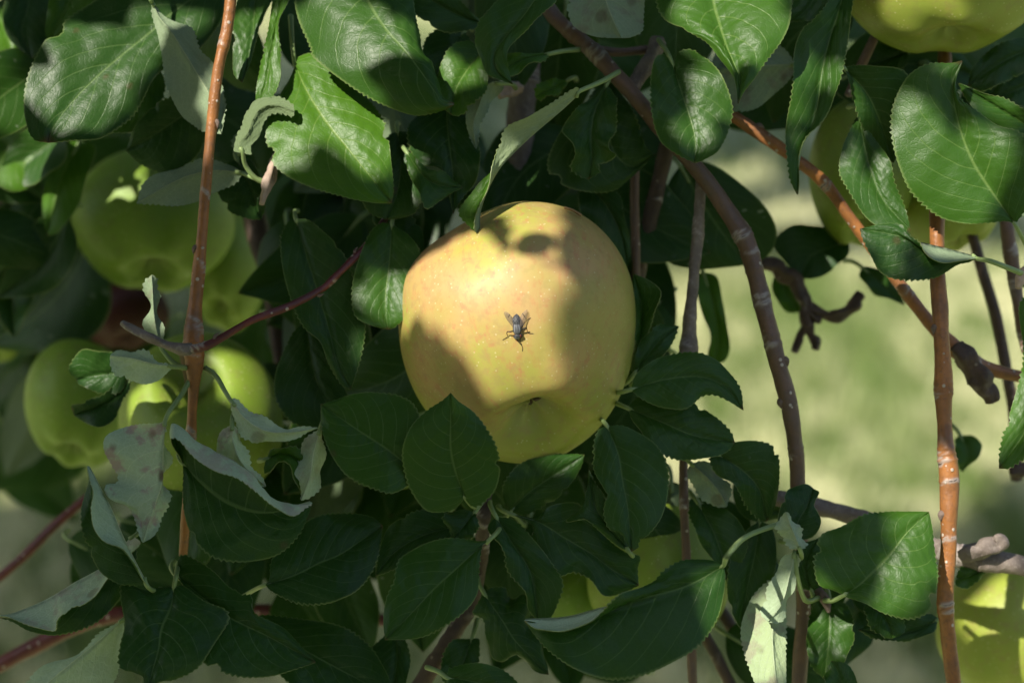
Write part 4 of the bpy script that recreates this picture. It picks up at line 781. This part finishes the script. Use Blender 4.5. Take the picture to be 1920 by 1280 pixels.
leaf("small bluish leaf hanging below the large serrated leaf", "1632,1125 1655,1150 1668,1175 1672,1197", "1655,1125 1690,1155 1696,1182", "1620,1140 1630,1170 1652,1192", d=1.7, g=(0, .7), tone=.3)
leaf("dark leaf left of the straight branch, behind the small bluish leaf", "1760,1160 1720,1180 1670,1190 1610,1180", "1745,1150 1710,1155 1650,1160", "1750,1185 1710,1198 1650,1200", d=.3, g=(0, .5), tone=.1)
leaf("short lit leaf hugging the straight branch above the lit yellow apple", "1790,1085 1815,1080 1835,1072 1853,1062", "1800,1065 1815,1052 1835,1055", "1795,1100 1820,1098 1842,1080", d=-.5, g=(0, .6), tone=.55)
leaf("dark leaf tip rising from the bottom edge under the ragged dark leaf", "1575,1320 1575,1290 1572,1260 1560,1238", "1545,1310 1545,1280 1548,1255", "1610,1310 1605,1270 1590,1245", d=2.0, g=(0, .3), tone=.25)
leaf("bright sunlit leaf with scalloped pale edge hanging along the right edge", "1945,555 1950,640 1945,720 1925,800 1873,878", "1918,560 1911,582 1918,640 1914,700 1898,760 1882,810 1874,850", "1985,600 1985,720 1960,820 1900,872", d=2.0, g=(.3, .6), tone=.7, teeth=.0011)
leaf("blurred small dark leaf beside the straight branch at mid height", "1800,815 1812,840 1815,860 1805,885", "1790,825 1790,850 1796,875", "1825,818 1842,835 1832,858", d=-5, g=(0, .3), tone=.5, hi=False)
# --- behind, right half
leaf("large dark blurred leaf behind the arching branch right of the apple", "1275,310 1310,370 1350,430 1400,497", "1250,350 1225,430 1250,490 1310,505 1360,502", "1320,303 1385,340 1440,395 1457,440 1440,480", d=-4.5, g=(0, -.2), tone=.1, hi=False)
leaf("dark blurred leaf with bluish top above the forked spur", "1590,450 1555,465 1520,480 1500,522", "1570,430 1520,420 1480,425 1450,455 1475,495", "1592,475 1565,502 1530,522", d=-6.5, g=(0, .6), tone=.05, hi=False)
leaf("small dark blurred leaf right of the forked spur", "1615,500 1640,520 1665,545 1698,572", "1630,500 1665,512 1685,545", "1612,520 1640,550 1670,562", d=-6.5, g=(0, .2), tone=.15, hi=False)
leaf("olive blurred leaf hanging behind the grey brown upright twig", "1318,510 1335,560 1345,620 1342,682", "1305,520 1308,560 1330,620 1328,670", "1345,520 1355,570 1368,640 1360,675", d=-5, g=(0, .1), tone=.9, hi=False)
leaf("olive blurred leaf below the dark leaf at the forked spur", "1480,500 1470,540 1490,570 1500,585", "1455,510 1450,550 1475,585", "1498,515 1510,550 1510,578", d=-7, g=(0, .1), tone=.9, hi=False)
leaf("dark leaf at the top edge left of the top right apple", "1540,-40 1525,0 1505,25 1478,42", "1510,-40 1490,0 1475,25", "1570,-30 1555,10 1530,36", d=-.3, g=(0, .5), tone=.2)
leaf("dark leaf under the top right apple, right of the straight branch", "1935,90 1890,110 1850,135 1815,160", "1920,70 1870,85 1825,125", "1935,125 1890,150 1845,170", d=-1.5, g=(0, .3), tone=.1)
leaf("second dark leaf at the right edge under the top right apple", "1950,150 1915,165 1880,180 1850,200", "1940,120 1900,135 1865,165", "1950,190 1910,205 1875,205", d=-2.5, g=(0, .3), tone=.15)
leaf("shaded leaf right of the drooping dark leaf, under the top right apple", "1700,95 1670,110 1640,120 1600,128", "1690,75 1650,80 1615,105", "1700,120 1665,138 1625,138", d=-2.5, g=(0, .3), tone=.15)
leaf("yellowing blurred leaf right of the shaded stem above the apple", "1000,270 1005,310 1003,350 995,378", "982,285 980,325 985,365", "1012,285 1018,325 1010,362", d=-6.5, g=(0, .2), tone=1, hi=False)
# --- leaves deep in the tree that nothing tells apart
BACK = [(40, 471), (70, 541), (100, 471), (690, 961), (30, 400), (70, 600), (20, 620), (190, 280), (480, 300), (500, 360), (560, 480), (30, 800), (520, 900), (20, 320), (60, 480), (30, 560), (60, 790), (10, 700), (200, 640), (110, 520), (20, 460), (150, 300), (480, 560), (560, 520), (70, 880), (500, 440), (730, 660), (715, 730), (640, 610), (600, 680), (560, 640), (760, 860), (690, 800), (500, 620), (520, 520), (650, 500), (610, 820), (740, 420), (800, 400), (430, 340), (340, 330), (60, 250), (150, 60), (380, 60), (520, 260), (650, 270), (540, 380), (1100, 500), (1130, 620), (1150, 740), (1080, 850), (420, 950), (900, 900), (20, 60), (10, 190), (40, 430), (90, 480), (30, 540), (115, 345), (150, 560), (70, 380), (340, 260), (200, 320), (450, 230), (480, 430), (440, 90), (590, 60), (560, 440), (620, 470), (640, 380), (690, 420), (700, 520), (720, 640), (690, 690), (600, 560), (560, 720), (470, 700), (760, 330), (830, 250), (900, 330), (880, 60), (960, 40), (1050, 130), (1080, 280), (1010, 350), (1130, 420), (1040, 60), (1180, 60), (1160, 300), (1250, 60), (1260, 250), (1210, 400), (1420, 60), (1450, 180), (1560, 60), (1520, 120), (1640, 180), (1700, 150), (1730, 240), (1660, 260), (1850, 60), (1900, 150), (1860, 280), (1880, 330), (1170, 640), (1200, 560), (1160, 800), (1220, 900), (1280, 960), (1330, 1010), (1060, 900), (1020, 960), (950, 1000), (880, 1060), (820, 980), (760, 960), (700, 930), (640, 900), (560, 900), (600, 980), (480, 1000), (430, 1080), (300, 1040), (330, 960), (240, 1060), (660, 1130), (600, 1210), (820, 1090), (960, 1170), (1060, 1190), (1100, 1230), (980, 1070), (1250, 1000), (1420, 1060), (1430, 930), (1540, 1130), (1580, 1190), (1640, 1120), (1480, 1230), (1690, 1120), (220, 1130), (180, 640), (110, 620), (60, 300)]
rb = np.random.default_rng(21)
for (x, y) in BACK:
    d_ = -rb.uniform(3.2, 11); L_ = rb.uniform(190, 290); W_ = L_ * rb.uniform(.25, .33); a_ = rb.normal(math.pi / 2, .8)
    if 1180 < x < 1480 and y > 850 or x > 1480 and y > 900: d_ = -rb.uniform(1.5, 4); L_ *= .6; W_ *= .6
    if x < 560 and 240 < y < 930:                # behind the apples on the left, or small between them
        ins = any(((x - ax_) / (rx_ + 85)) ** 2 + ((y - ay_) / (ry_ + 85)) ** 2 < 1 for ax_, ay_, rx_, ry_ in ((288, 415, 150, 136), (425, 500, 75, 125), (377, 790, 154, 168), (150, 755, 100, 122)))
        d_ = -rb.uniform(20, 25) if ins else -rb.uniform(6, 11)
        if not ins: L_ *= .75; W_ *= .75
    if y % 10 == 1: d_ = -rb.uniform(13, 17); L_ = 300; W_ = 100
    ca, sa = math.cos(a_), math.sin(a_); bw = rb.normal(0, .12)
    def q_(u, s): 
        xx, yy = (u - .5) * L_, s + bw * L_ * math.sin(math.pi * u)
        return "%.0f,%.0f" % (x + xx * ca - yy * sa, y + xx * sa + yy * ca)
    sh = [(.06, .45), (.2, .85), (.4, 1), (.6, .9), (.8, .58), (.94, .2)]
    leaf("shaded leaf deep in the tree behind the sharp front leaves", " ".join(q_(u, 0) for u in (0, .25, .5, .75, 1)), " ".join(q_(u, -W_ * s) for u, s in sh), " ".join(q_(u, W_ * s) for u, s in sh),
         d=d_, g=(rb.normal(0, .5), rb.normal(.3, .5)), face=T if rb.random() < .85 else U_, pale=.0, tone=float(rb.random() * .3), hi=False, group="shaded leaves deep in the tree", bend=rb.normal(.2, .3))  # low tone and pale put the shade deep in the tree into the colour


# ------------------------------------------------------------------ fly
def on_apple(x, y):
    p = P(x, y, 6); dr = p - NC; dr /= np.linalg.norm(dr)
    h, n, i, ds = BVH.ray_cast(Vector(p), Vector(dr))
    return np.array(h), np.array(n)
FH, FN = on_apple(969.5, 610)
if FN.dot(NB) < 0: FN = -FN
FP = PX(4.0)
def fp(zx, zy, h):
    """zx, zy: position in the 1280 px close-up of the fly; h: height over the skin in photo pixels"""
    p, n = on_apple(920 + zx * .09375, 560 + zy * .09375)
    return p + FN * h * FP
fly = empty("fly", "grey and black striped fly with clear wings sitting head down on the large apple", "fly", Vector(FH))
t = NT("fly_body"); oc = t.coord()
st = t.attr("stripe", 'GEOMETRY'); gz = t.attr("fuzz", 'GEOMETRY')
n_ = t.noise(oc, 2500, 3).outputs[0]
a = t.mix(st, (.012, .012, .013), (.20, .21, .23))
a = t.mix(t.math('MULTIPLY', t.ramp(n_, .5, .7), gz), a, (.16, .18, .2))
M_FLY = t.surf(t.pbsdf(**{'Base Color': a, 'Roughness': .55, 'Specular IOR Level': .35, 'Normal': t.bump(n_, .00006, .6)}))
M_EYE = plain("fly_eye", (.16, .035, .012), .25, (.09, .02, .008), 3000)
M_FACE = plain("fly_face", (.62, .58, .48), .5)
t = NT("fly_wing"); uvn = t.n("UVMap", uv_map="leaf").outputs[0]
sp = t.n("SeparateXYZ", {0: uvn})
vein = t.math('ABSOLUTE', t.math('SUBTRACT', t.math('FRACT', t.math('MULTIPLY_ADD', sp.outputs[0], .8, t.math('MULTIPLY', sp.outputs[1], 5.0))), .5))
vm = t.math('MAXIMUM', t.ramp(vein, .44, .48), t.ramp(sp.outputs[1], .06, .02))
cr_ = t.math('ABSOLUTE', t.math('SUBTRACT', sp.outputs[0], t.math('MULTIPLY_ADD', sp.outputs[1], .15, .55)))
vm = t.math('MAXIMUM', vm, t.math('MULTIPLY', t.ramp(cr_, .03, .015), t.ramp(sp.outputs[1], .3, .4)))
wb = t.pbsdf(**{'Base Color': t.mix(vm, (.16, .13, .12), (.02, .014, .01)), 'Roughness': .5, 'Specular IOR Level': .2, 'Alpha': t.math('MULTIPLY_ADD', vm, .5, .42)})
M_WING = t.surf(wb)
# one continuous body: head, thorax, abdomen along a spine, legs rooted in the thorax
prof = [(524, 815, .8, 4), (526, 800, 3.2, 5), (528, 775, 5.6, 6), (530, 745, 6.4, 7), (530, 718, 5.2, 7.5), (530, 705, 3.4, 8), (530, 692, 4.6, 8), (530, 660, 6.3, 8.5), (529, 615, 7.1, 9), (527, 570, 6.9, 9), (524, 535, 6.3, 8.8), (522, 510, 5.7, 8.4), (520, 488, 6.2, 8), (518, 450, 6.9, 7.4), (517, 410, 7.0, 6.6), (517, 370, 6.0, 5.6), (518, 335, 4.2, 4.6), (520, 312, 2.0, 4), (521, 300, .5, 3.8)]
C_ = cr([(a, b, c, d) for a, b, c, d in prof], 90)
nA = 24; Vb, stripe, fuzz = [], [], []
axis_y = np.array([0, 1]);
side_w = np.cross(FN, (fp(530, 400, 0) - fp(530, 700, 0))); side_w /= np.linalg.norm(side_w)
if side_w.dot(NR) < 0: side_w = -side_w
for (zx, zy, r_, h_) in C_:
    c_ = fp(zx, zy, h_ * .82)
    for k in range(nA):
        an_ = 2 * math.pi * k / nA
        Vb.append(c_ + side_w * (math.cos(an_) * r_ * 1.12 * FP) + FN * (math.sin(an_) * r_ * .82 * FP))
        s_ = 0.0
        if 500 < zy < 700: s_ = .75 if (abs(math.cos(an_)) < .22 or .48 < abs(math.cos(an_)) < .72) else .05
        elif zy <= 500: s_ = .32 if ((int((zx + math.cos(an_) * 70) // 24) + int(zy // 38)) % 2) else .08
        elif 700 <= zy < 760: s_ = .12
        else: s_ = .9 if .18 < abs(math.cos(an_)) < .8 else .1
        stripe.append(s_); fuzz.append(.2 if zy <= 500 else .1)
mB = len(C_); idx = np.arange(mB * nA).reshape(mB, nA)
FB = np.stack([idx[:-1], np.roll(idx, -1, 1)[:-1], np.roll(idx, -1, 1)[1:], idx[1:]], -1).reshape(-1, 4)
Vb = np.array(Vb)
f = FB[len(FB) // 2 + nA // 4]
if np.cross(Vb[f[1]] - Vb[f[0]], Vb[f[2]] - Vb[f[0]]).dot(Vb[f].mean(0) - Vb[idx[len(C_) // 2]].mean(0)) < 0: FB = FB[:, ::-1]
VV, FF, ST, FZ = [Vb], [FB], [np.array(stripe)], [np.array(fuzz)]; nvt = len(Vb)
legs = [[(490, 640, 6), (440, 640, 8), (395, 648, 10), (338, 652, 9, ), (325, 690, 6), (342, 745, 2.5), (300, 785, .9), (240, 822, .5)],
        [(570, 620, 6), (615, 612, 8), (665, 585, 10), (716, 576, 9), (730, 620, 6), (742, 668, 2.5), (790, 692, .9), (856, 696, .5)],
        [(575, 585, 6), (620, 560, 7), (655, 510, 8), (682, 470, 6), (735, 425, 2.5), (770, 398, 1), (798, 382, .5)],
        [(560, 690, 5), (605, 695, 7), (632, 735, 7), (608, 780, 5), (590, 820, 3), (592, 868, 1.5), (622, 915, .5)],
        [(525, 690, 5), (520, 760, 2.5), (545, 835, 3), (575, 880, 2.5), (612, 918, 1.5), (632, 960, .8), (640, 1000, .5), (634, 1045, .4)]]
for lg in legs:
    pl = cr(np.array([fp(a[0], a[1], a[2]) for a in lg]), 40)
    ur = np.linspace(0, 1, 40); rr = np.interp(ur, [0, .2, .42, .48, .7, .75, .96, 1], [1.15, 1.35, .95, .7, .6, .5, .55, .7]) * FP
    v_, f1, f2 = tube_geo(pl, rr, 8, 1, .05)
    v_ = np.vstack([v_, v_[-2:] + 1e-6]); f2 = f2.copy(); f2[:len(f2) // 2, 3] = len(v_) - 2; f2[len(f2) // 2:, 3] = len(v_) - 1
    VV.append(v_); FF += [f1 + nvt, f2 + nvt]; ST.append(np.zeros(len(v_))); FZ.append(np.zeros(len(v_))); nvt += len(v_)
# bristles on thorax and abdomen
rf = np.random.default_rng(5)
for k in range(70):
    i = rf.integers(20, 86); j = rf.integers(1, 11); b_ = Vb[i * nA + j]; cn = b_ - Vb[i * nA:(i + 1) * nA].mean(0); cn /= np.linalg.norm(cn)
    dr_ = cn + (fp(530, 300, 0) - fp(530, 500, 0)) / 20 / FP * .5; dr_ /= np.linalg.norm(dr_)
    w_ = side_w * .10 * FP; l_ = dr_ * rf.uniform(1.2, 2.4) * FP
    VV.append(np.array([b_ - w_, b_ + w_, b_ + l_ + w_ * .3, b_ + l_ - w_ * .3])); FF.append(np.array([[0, 1, 2, 3]]) + nvt); ST.append(np.zeros(4)); FZ.append(np.zeros(4)); nvt += 4
mesh_np("body", np.vstack(VV), np.vstack(FF), [M_FLY], fly, attrs={"stripe": np.concatenate(ST), "fuzz": np.concatenate(FZ)})
for (zx, zy) in ((486, 742), (592, 738)):
    c_ = fp(zx, zy, 5.6); Ve = []
    for i in range(9):
        for j in range(14):
            a_, b_ = math.pi * i / 8, 2 * math.pi * j / 14
            Ve.append(c_ + (side_w * math.sin(a_) * math.cos(b_) * 2.9 + FN * math.cos(a_) * 3.2 + np.cross(FN, side_w) * math.sin(a_) * math.sin(b_) * 3.9) * FP)
    ie = np.arange(9 * 14).reshape(9, 14)
    mesh_np("eye", Ve, np.stack([ie[:-1], ie[1:], np.roll(ie, -1, 1)[1:], np.roll(ie, -1, 1)[:-1]], -1).reshape(-1, 4), [M_EYE], fly)
for (lead, trail) in ((("450,588 400,500 332,420 296,355 270,300 268,268 282,252"), ("460,560 470,480 440,385 400,320 340,266 300,250 282,252")),
                      (("596,582 640,520 690,440 722,360 738,300 742,250 734,213"), ("580,560 572,470 585,370 620,300 668,248 706,220 734,213"))):
    a_ = cr(pts_(lead), 24); b_ = cr(pts_(trail), 24)
    Vw, uvw = [], []
    for i in range(24):
        for j in range(9):
            f_ = j / 8; q = a_[i] * (1 - f_) + b_[i] * f_; u_ = i / 23
            Vw.append(fp(q[0], q[1], 9.5 - 4.5 * u_ + 1.2 * math.sin(f_ * 3.1) + .5 * math.sin(f_ * 14 + u_ * 3) * (1 - u_))); uvw.append((u_, f_))
    iw = np.arange(24 * 9).reshape(24, 9)
    w = mesh_np("wing", Vw, np.stack([iw[:-1, :-1], iw[1:, :-1], iw[1:, 1:], iw[:-1, 1:]], -1).reshape(-1, 4), [M_WING], fly, uvs=uvw)
# dry conifer needle resting on the apple's top
q0, n0 = on_apple(1058, 396); q1, n1_ = on_apple(1090, 413)
pp = [q0 + NU_ * .0012, (q0 + q1) / 2 + NU_ * .0018, q1 + NU_ * .0016]
nd = tube("dry_stalk", cr(np.array(pp), 12), np.full(12, .00045), plain("dry_straw", (.42, .25, .10), .6), None, 6, 3, .1, off=q0)
tag(nd, "thin dry brown stalk lying on top of the large apple", "stalk")


# ------------------------------------------------------------------ overhead foliage (outside the frame: it dapples the light)
# unseen leaves of the same tree, gaps shaped to drop sun on LIT spots
def sph(x, y):
    q = min(.98, ((x - 972) / 225) ** 2 + ((y - 622) / 245) ** 2); return 4.2 * math.sqrt(1 - q)
LIT = [(785, 550, 30), (825, 520, 34), (870, 490, 24), (920, 488, 20), (835, 585, 26), (885, 612, 26), (930, 645, 34), (962, 690, 36), (990, 730, 24), (995, 392, 22), (1040, 400, 16)]
LIT += [(1060, 560, 9), (1085, 640, 9), (1050, 610, 9), (1060, 710, 9), (1100, 590, 9), (1020, 540, 10), (1030, 670, 10), (1110, 510, 9), (1130, 650, 8), (1070, 500, 8), (1120, 460, 8), (1090, 430, 8)]
LIT = [(x, y, sph(x, y), r) for x, y, r in LIT]
LIT += [(195, 110, .5, 26), (262, 40, .5, 22), (165, 75, .4, 16), (120, 238, .5, 22), (212, 248, .5, 16), (75, 190, .3, 10), (330, 20, .5, 20),
        (475, 50, .3, 22), (520, 90, .6, 22), (500, 165, .6, 16), (590, 140, .8, 36), (640, 200, 1.2, 44), (690, 240, 1.2, 34), (710, 310, 1.4, 26), (530, 290, 1.4, 18),
        (610, 60, 1.8, 40), (660, 60, 2, 40), (700, 80, 2.1, 26), (590, 20, 1.8, 36), (640, 110, 2.1, 24),
        (850, 145, 1, 24), (1345, 20, 2.3, 34), (1420, 40, 2.4, 44), (1380, 110, 2.7, 30), (1440, 70, 2.4, 30), (1290, 20, 2.3, 24), (1330, 170, 2.2, 20), (1300, 250, 2.3, 18),
        (1745, 330, 2.9, 44), (1720, 230, 2.5, 30), (1790, 380, 3, 36), (1690, 280, 2.6, 20), (1570, 150, 1.8, 14), (1900, 345, 1.6, 20),
        (428, 70, 2, 24), (415, 170, 2, 20), (405, 240, 2, 14), (290, 470, -10.2, 30), (262, 462, -10.2, 10), (465, 690, -3.9, 40), (275, 770, -3.4, 36), (490, 740, -3.7, 30), (430, 670, -3.8, 20),
        (1750, 8, 2.0, 40), (1700, 15, 1.8, 36), (1730, 45, 1.6, 18), (1880, 1140, -4.6, 46), (1890, 1190, -4.5, 40), (1710, 990, 3, 34), (1735, 1060, 3.2, 24), (1700, 1130, 3.2, 20),
        (1778, 880, 2.2, 26), (1776, 950, 2.2, 26), (1775, 1020, 2.2, 20), (1720, 550, -.8, 22), (1765, 690, 2, 14), (1620, 430, -.6, 14),
        (1430, 1150, 2.2, 30), (1425, 1230, 2.3, 34), (1400, 1170, 2.2, 16), (660, 650, .8, 18), (735, 560, 1, 14), (770, 870, 3, 14), (505, 335, 1, 12),
        (1895, 800, 2, 22), (1915, 700, 2, 22), (1900, 520, -2.7, 20), (1385, 1020, 1, 10), (990, 110, 1, 16), (985, 150, -4, 14), (30, 300, -6, 40), (10, 70, -5, 34), (1830, 1065, 0, 18), (1590, 1190, 1, 14), (60, 560, -16, 30), (1470, 250, -1, 8), (1880, 200, 1.2, 16), (1870, 1040, 0, 24)]
s1 = np.cross(NS, NR); s1 /= np.linalg.norm(s1); s2 = np.cross(NS, s1)
def flat(p): q = np.asarray(p) - np.array(APC); return np.stack([q @ s1, q @ s2], -1)
LC = flat(np.array([P(x, y, z) for x, y, z, r in LIT])); LRAD = np.array([r * PX(z) for x, y, z, r in LIT])
rc = np.random.default_rng(99)
NL, NW = 9, 5
uu, vv = np.meshgrid(np.linspace(0, 1, NL), np.linspace(-1, 1, NW), indexing='ij')
def leaf_shape(L, W, fold, droop):
    w = W * np.sin(np.pi * np.clip(uu, 0, 1) ** .85) ** .75
    return np.stack([uu * L, vv * w, np.abs(vv) * w * fold - droop * L * uu ** 2], -1)
PV, PF, cnt = [], [], 0
idx = np.arange(NL * NW).reshape(NL, NW)
QF = np.stack([idx[:-1, :-1], idx[1:, :-1], idx[1:, 1:], idx[:-1, 1:]], -1).reshape(-1, 4)
def rotm(ax, ay):
    z = np.cross(ax, ay); return np.stack([ax, ay, z], 1)
tl, th = (170, 90), 0
def infront(pts):
    r_ = pts - NC; dd = -(r_ @ NB)
    w = np.maximum(dd, .02) * SENS / LENS
    return np.any((dd > .02) & (np.abs(r_ @ NR) < w * .56 + .01) & (np.abs(r_ @ NU_) < w * .40 + .01))
# each leaf hangs from a point of the sun-facing slab, 0.45 to 0.95 m up-sun of the apple
acc = 0
for k in range(16000):
    a_, b_ = rc.uniform(-.36, .36), rc.uniform(-.30, .30)
    s_ = rc.uniform(.48, .85)
    org = np.array(APC) + s1 * a_ + s2 * b_ + NS * s_
    L = rc.uniform(.035, .075) if k % 2 else rc.uniform(.014, .034); W = L * rc.uniform(.26, .34)
    ax = rc.normal(size=3); ax[2] -= .6; ax /= np.linalg.norm(ax)
    nn = NS * .9 + rc.normal(size=3) * .45 + np.array([0, 0, .3]); ay = np.cross(nn, ax); ay /= np.linalg.norm(ay)
    pts = org + leaf_shape(L, W, rc.uniform(-.1, .3), rc.uniform(0, .35)).reshape(-1, 3) @ rotm(ax, ay).T
    f2 = flat(pts)
    if (np.linalg.norm(f2[:, None] - LC[None], axis=2) < LRAD[None] + .001).any(): continue
    if infront(pts) : continue
    PV.append(pts); PF.append(QF + cnt); cnt += len(pts); acc += 1
# a few twigs carrying them
for k in range(14):
    a0 = np.array(APC) + s1 * rc.uniform(-.36, .36) + s2 * rc.uniform(-.3, .3) + NS * 1.0
    q = a0.copy(); pl = [q]
    dd_ = rc.normal(size=3) * .35 + np.array([0, 0, -.9])
    for j in range(5): dd_ = dd_ + rc.normal(size=3) * .25; q = q + dd_ / np.linalg.norm(dd_) * .09; pl.append(q)
    c_ = cr(np.array(pl), 30); f2 = flat(c_)
    if (np.linalg.norm(f2[:, None] - LC[None], axis=2) < LRAD[None] + .004).any() or infront(c_): continue
    v_, f1, f2_ = tube_geo(c_, np.linspace(.004, .002, 30), 6, k)
    PV.append(v_); PF.append(f1 + cnt); cnt += len(v_)
o = mesh_np("upper_foliage", np.vstack(PV), np.vstack(PF), [M_CAN], off=np.array(APC) + NS * .65)
tag(o, "unseen foliage of the same apple tree, gaps shaped to dapple the fruit", "foliage", kind="stuff")
print("canopy leaves", acc)
# unseen crown leaves added above the meadow to shade it, gaps shaped by GL
PV, PF, cnt = [], [], 0
def ground_at(x, y):
    p = P(x, y, 0); d = p - NC; return NC + d * (NC[2] / -d[2])
GL = [(1650, 720, .30), (1400, 640, .2), (1590, 560, .26), (1850, 790, .22), (1410, 790, .22), (1700, 830, .16), (1300, 560, .2), (1860, 620, .24), (1550, 840, .14), (1560, 690, .16), (1480, 400, .08), (1390, 330, .08), (1500, 720, .12), (40, 860, .16), (1620, 930, .12), (1740, 930, .07), (1900, 520, .2)]
GLC = flat(np.array([ground_at(x, y) for x, y, r in GL])); GLR = np.array([r for x, y, r in GL])
NL, NW = 5, 3
uu, vv = np.meshgrid(np.linspace(0, 1, NL), np.linspace(-1, 1, NW), indexing='ij')
idx = np.arange(NL * NW).reshape(NL, NW)
QF = np.stack([idx[:-1, :-1], idx[1:, :-1], idx[1:, 1:], idx[:-1, 1:]], -1).reshape(-1, 4)
for k in range(13000):
    gp = np.array([rc.uniform(-2.2, 2.2), rc.uniform(1.8, 7.5), 0]); s_ = rc.uniform(2.0, 3.6)
    org = gp + NS * s_
    L = rc.uniform(.12, .2); W = L * .34
    ax = rc.normal(size=3); ax[2] -= .4; ax /= np.linalg.norm(ax)
    nn = NS + rc.normal(size=3) * .5; ay = np.cross(nn, ax); ay /= np.linalg.norm(ay)
    pts = org + leaf_shape(L, W, .1, .2).reshape(-1, 3) @ rotm(ax, ay).T
    f2 = flat(pts)
    if (np.linalg.norm(f2[:, None] - GLC[None], axis=2) < GLR[None]).any() or infront(pts): continue
    if (np.linalg.norm(f2[:, None] - LC[None], axis=2) < LRAD[None] + .001).any(): continue
    PV.append(pts); PF.append(QF + cnt); cnt += len(pts)
o = mesh_np("shade_crown", np.vstack(PV), np.vstack(PF), [M_CAN], off=(0, 3, 3))
tag(o, "unseen crown leaves added above the meadow to shade parts of it", "foliage", kind="stuff")

# unseen tree row added behind the camera to darken reflections and sky light
PV, PF, cnt = [], [], 0
for k in range(9000):
    tree = rc.integers(0, 6); cx_ = -6.5 + 2.6 * tree
    th_, ph_ = rc.uniform(0, 6.28), math.acos(rc.uniform(-1, 1)); q_ = rc.uniform(.6, 1) 
    org = np.array([cx_ + 1.7 * q_ * math.sin(ph_) * math.cos(th_), -4.6 + 1.5 * q_ * math.sin(ph_) * math.sin(th_), 2.1 + 2.1 * q_ * math.cos(ph_)])
    L = rc.uniform(.12, .24); W = L * .34
    ax = rc.normal(size=3); ax[2] -= .4; ax /= np.linalg.norm(ax)
    nn = rc.normal(size=3); ay = np.cross(nn, ax); ay /= np.linalg.norm(ay)
    pts = org + leaf_shape(L, W, .1, .2).reshape(-1, 3) @ rotm(ax, ay).T
    PV.append(pts); PF.append(QF + cnt); cnt += len(pts)
for tree in range(6):
    cx_ = -6.5 + 2.6 * tree
    v_, f1, f2_ = tube_geo(cr(np.array([(cx_, -4.6, 0), (cx_ + .05, -4.6, .8), (cx_ - .05, -4.55, 2.2)]), 12), np.linspace(.08, .05, 12), 8, tree)
    PV.append(v_); PF.append(f1 + cnt); cnt += len(v_)
o = mesh_np("added_tree_row", np.vstack(PV), np.vstack(PF), [M_CAN], off=(0, -4.6, 2))
tag(o, "unseen tree row added behind the photographer to darken reflections", "foliage", kind="stuff")
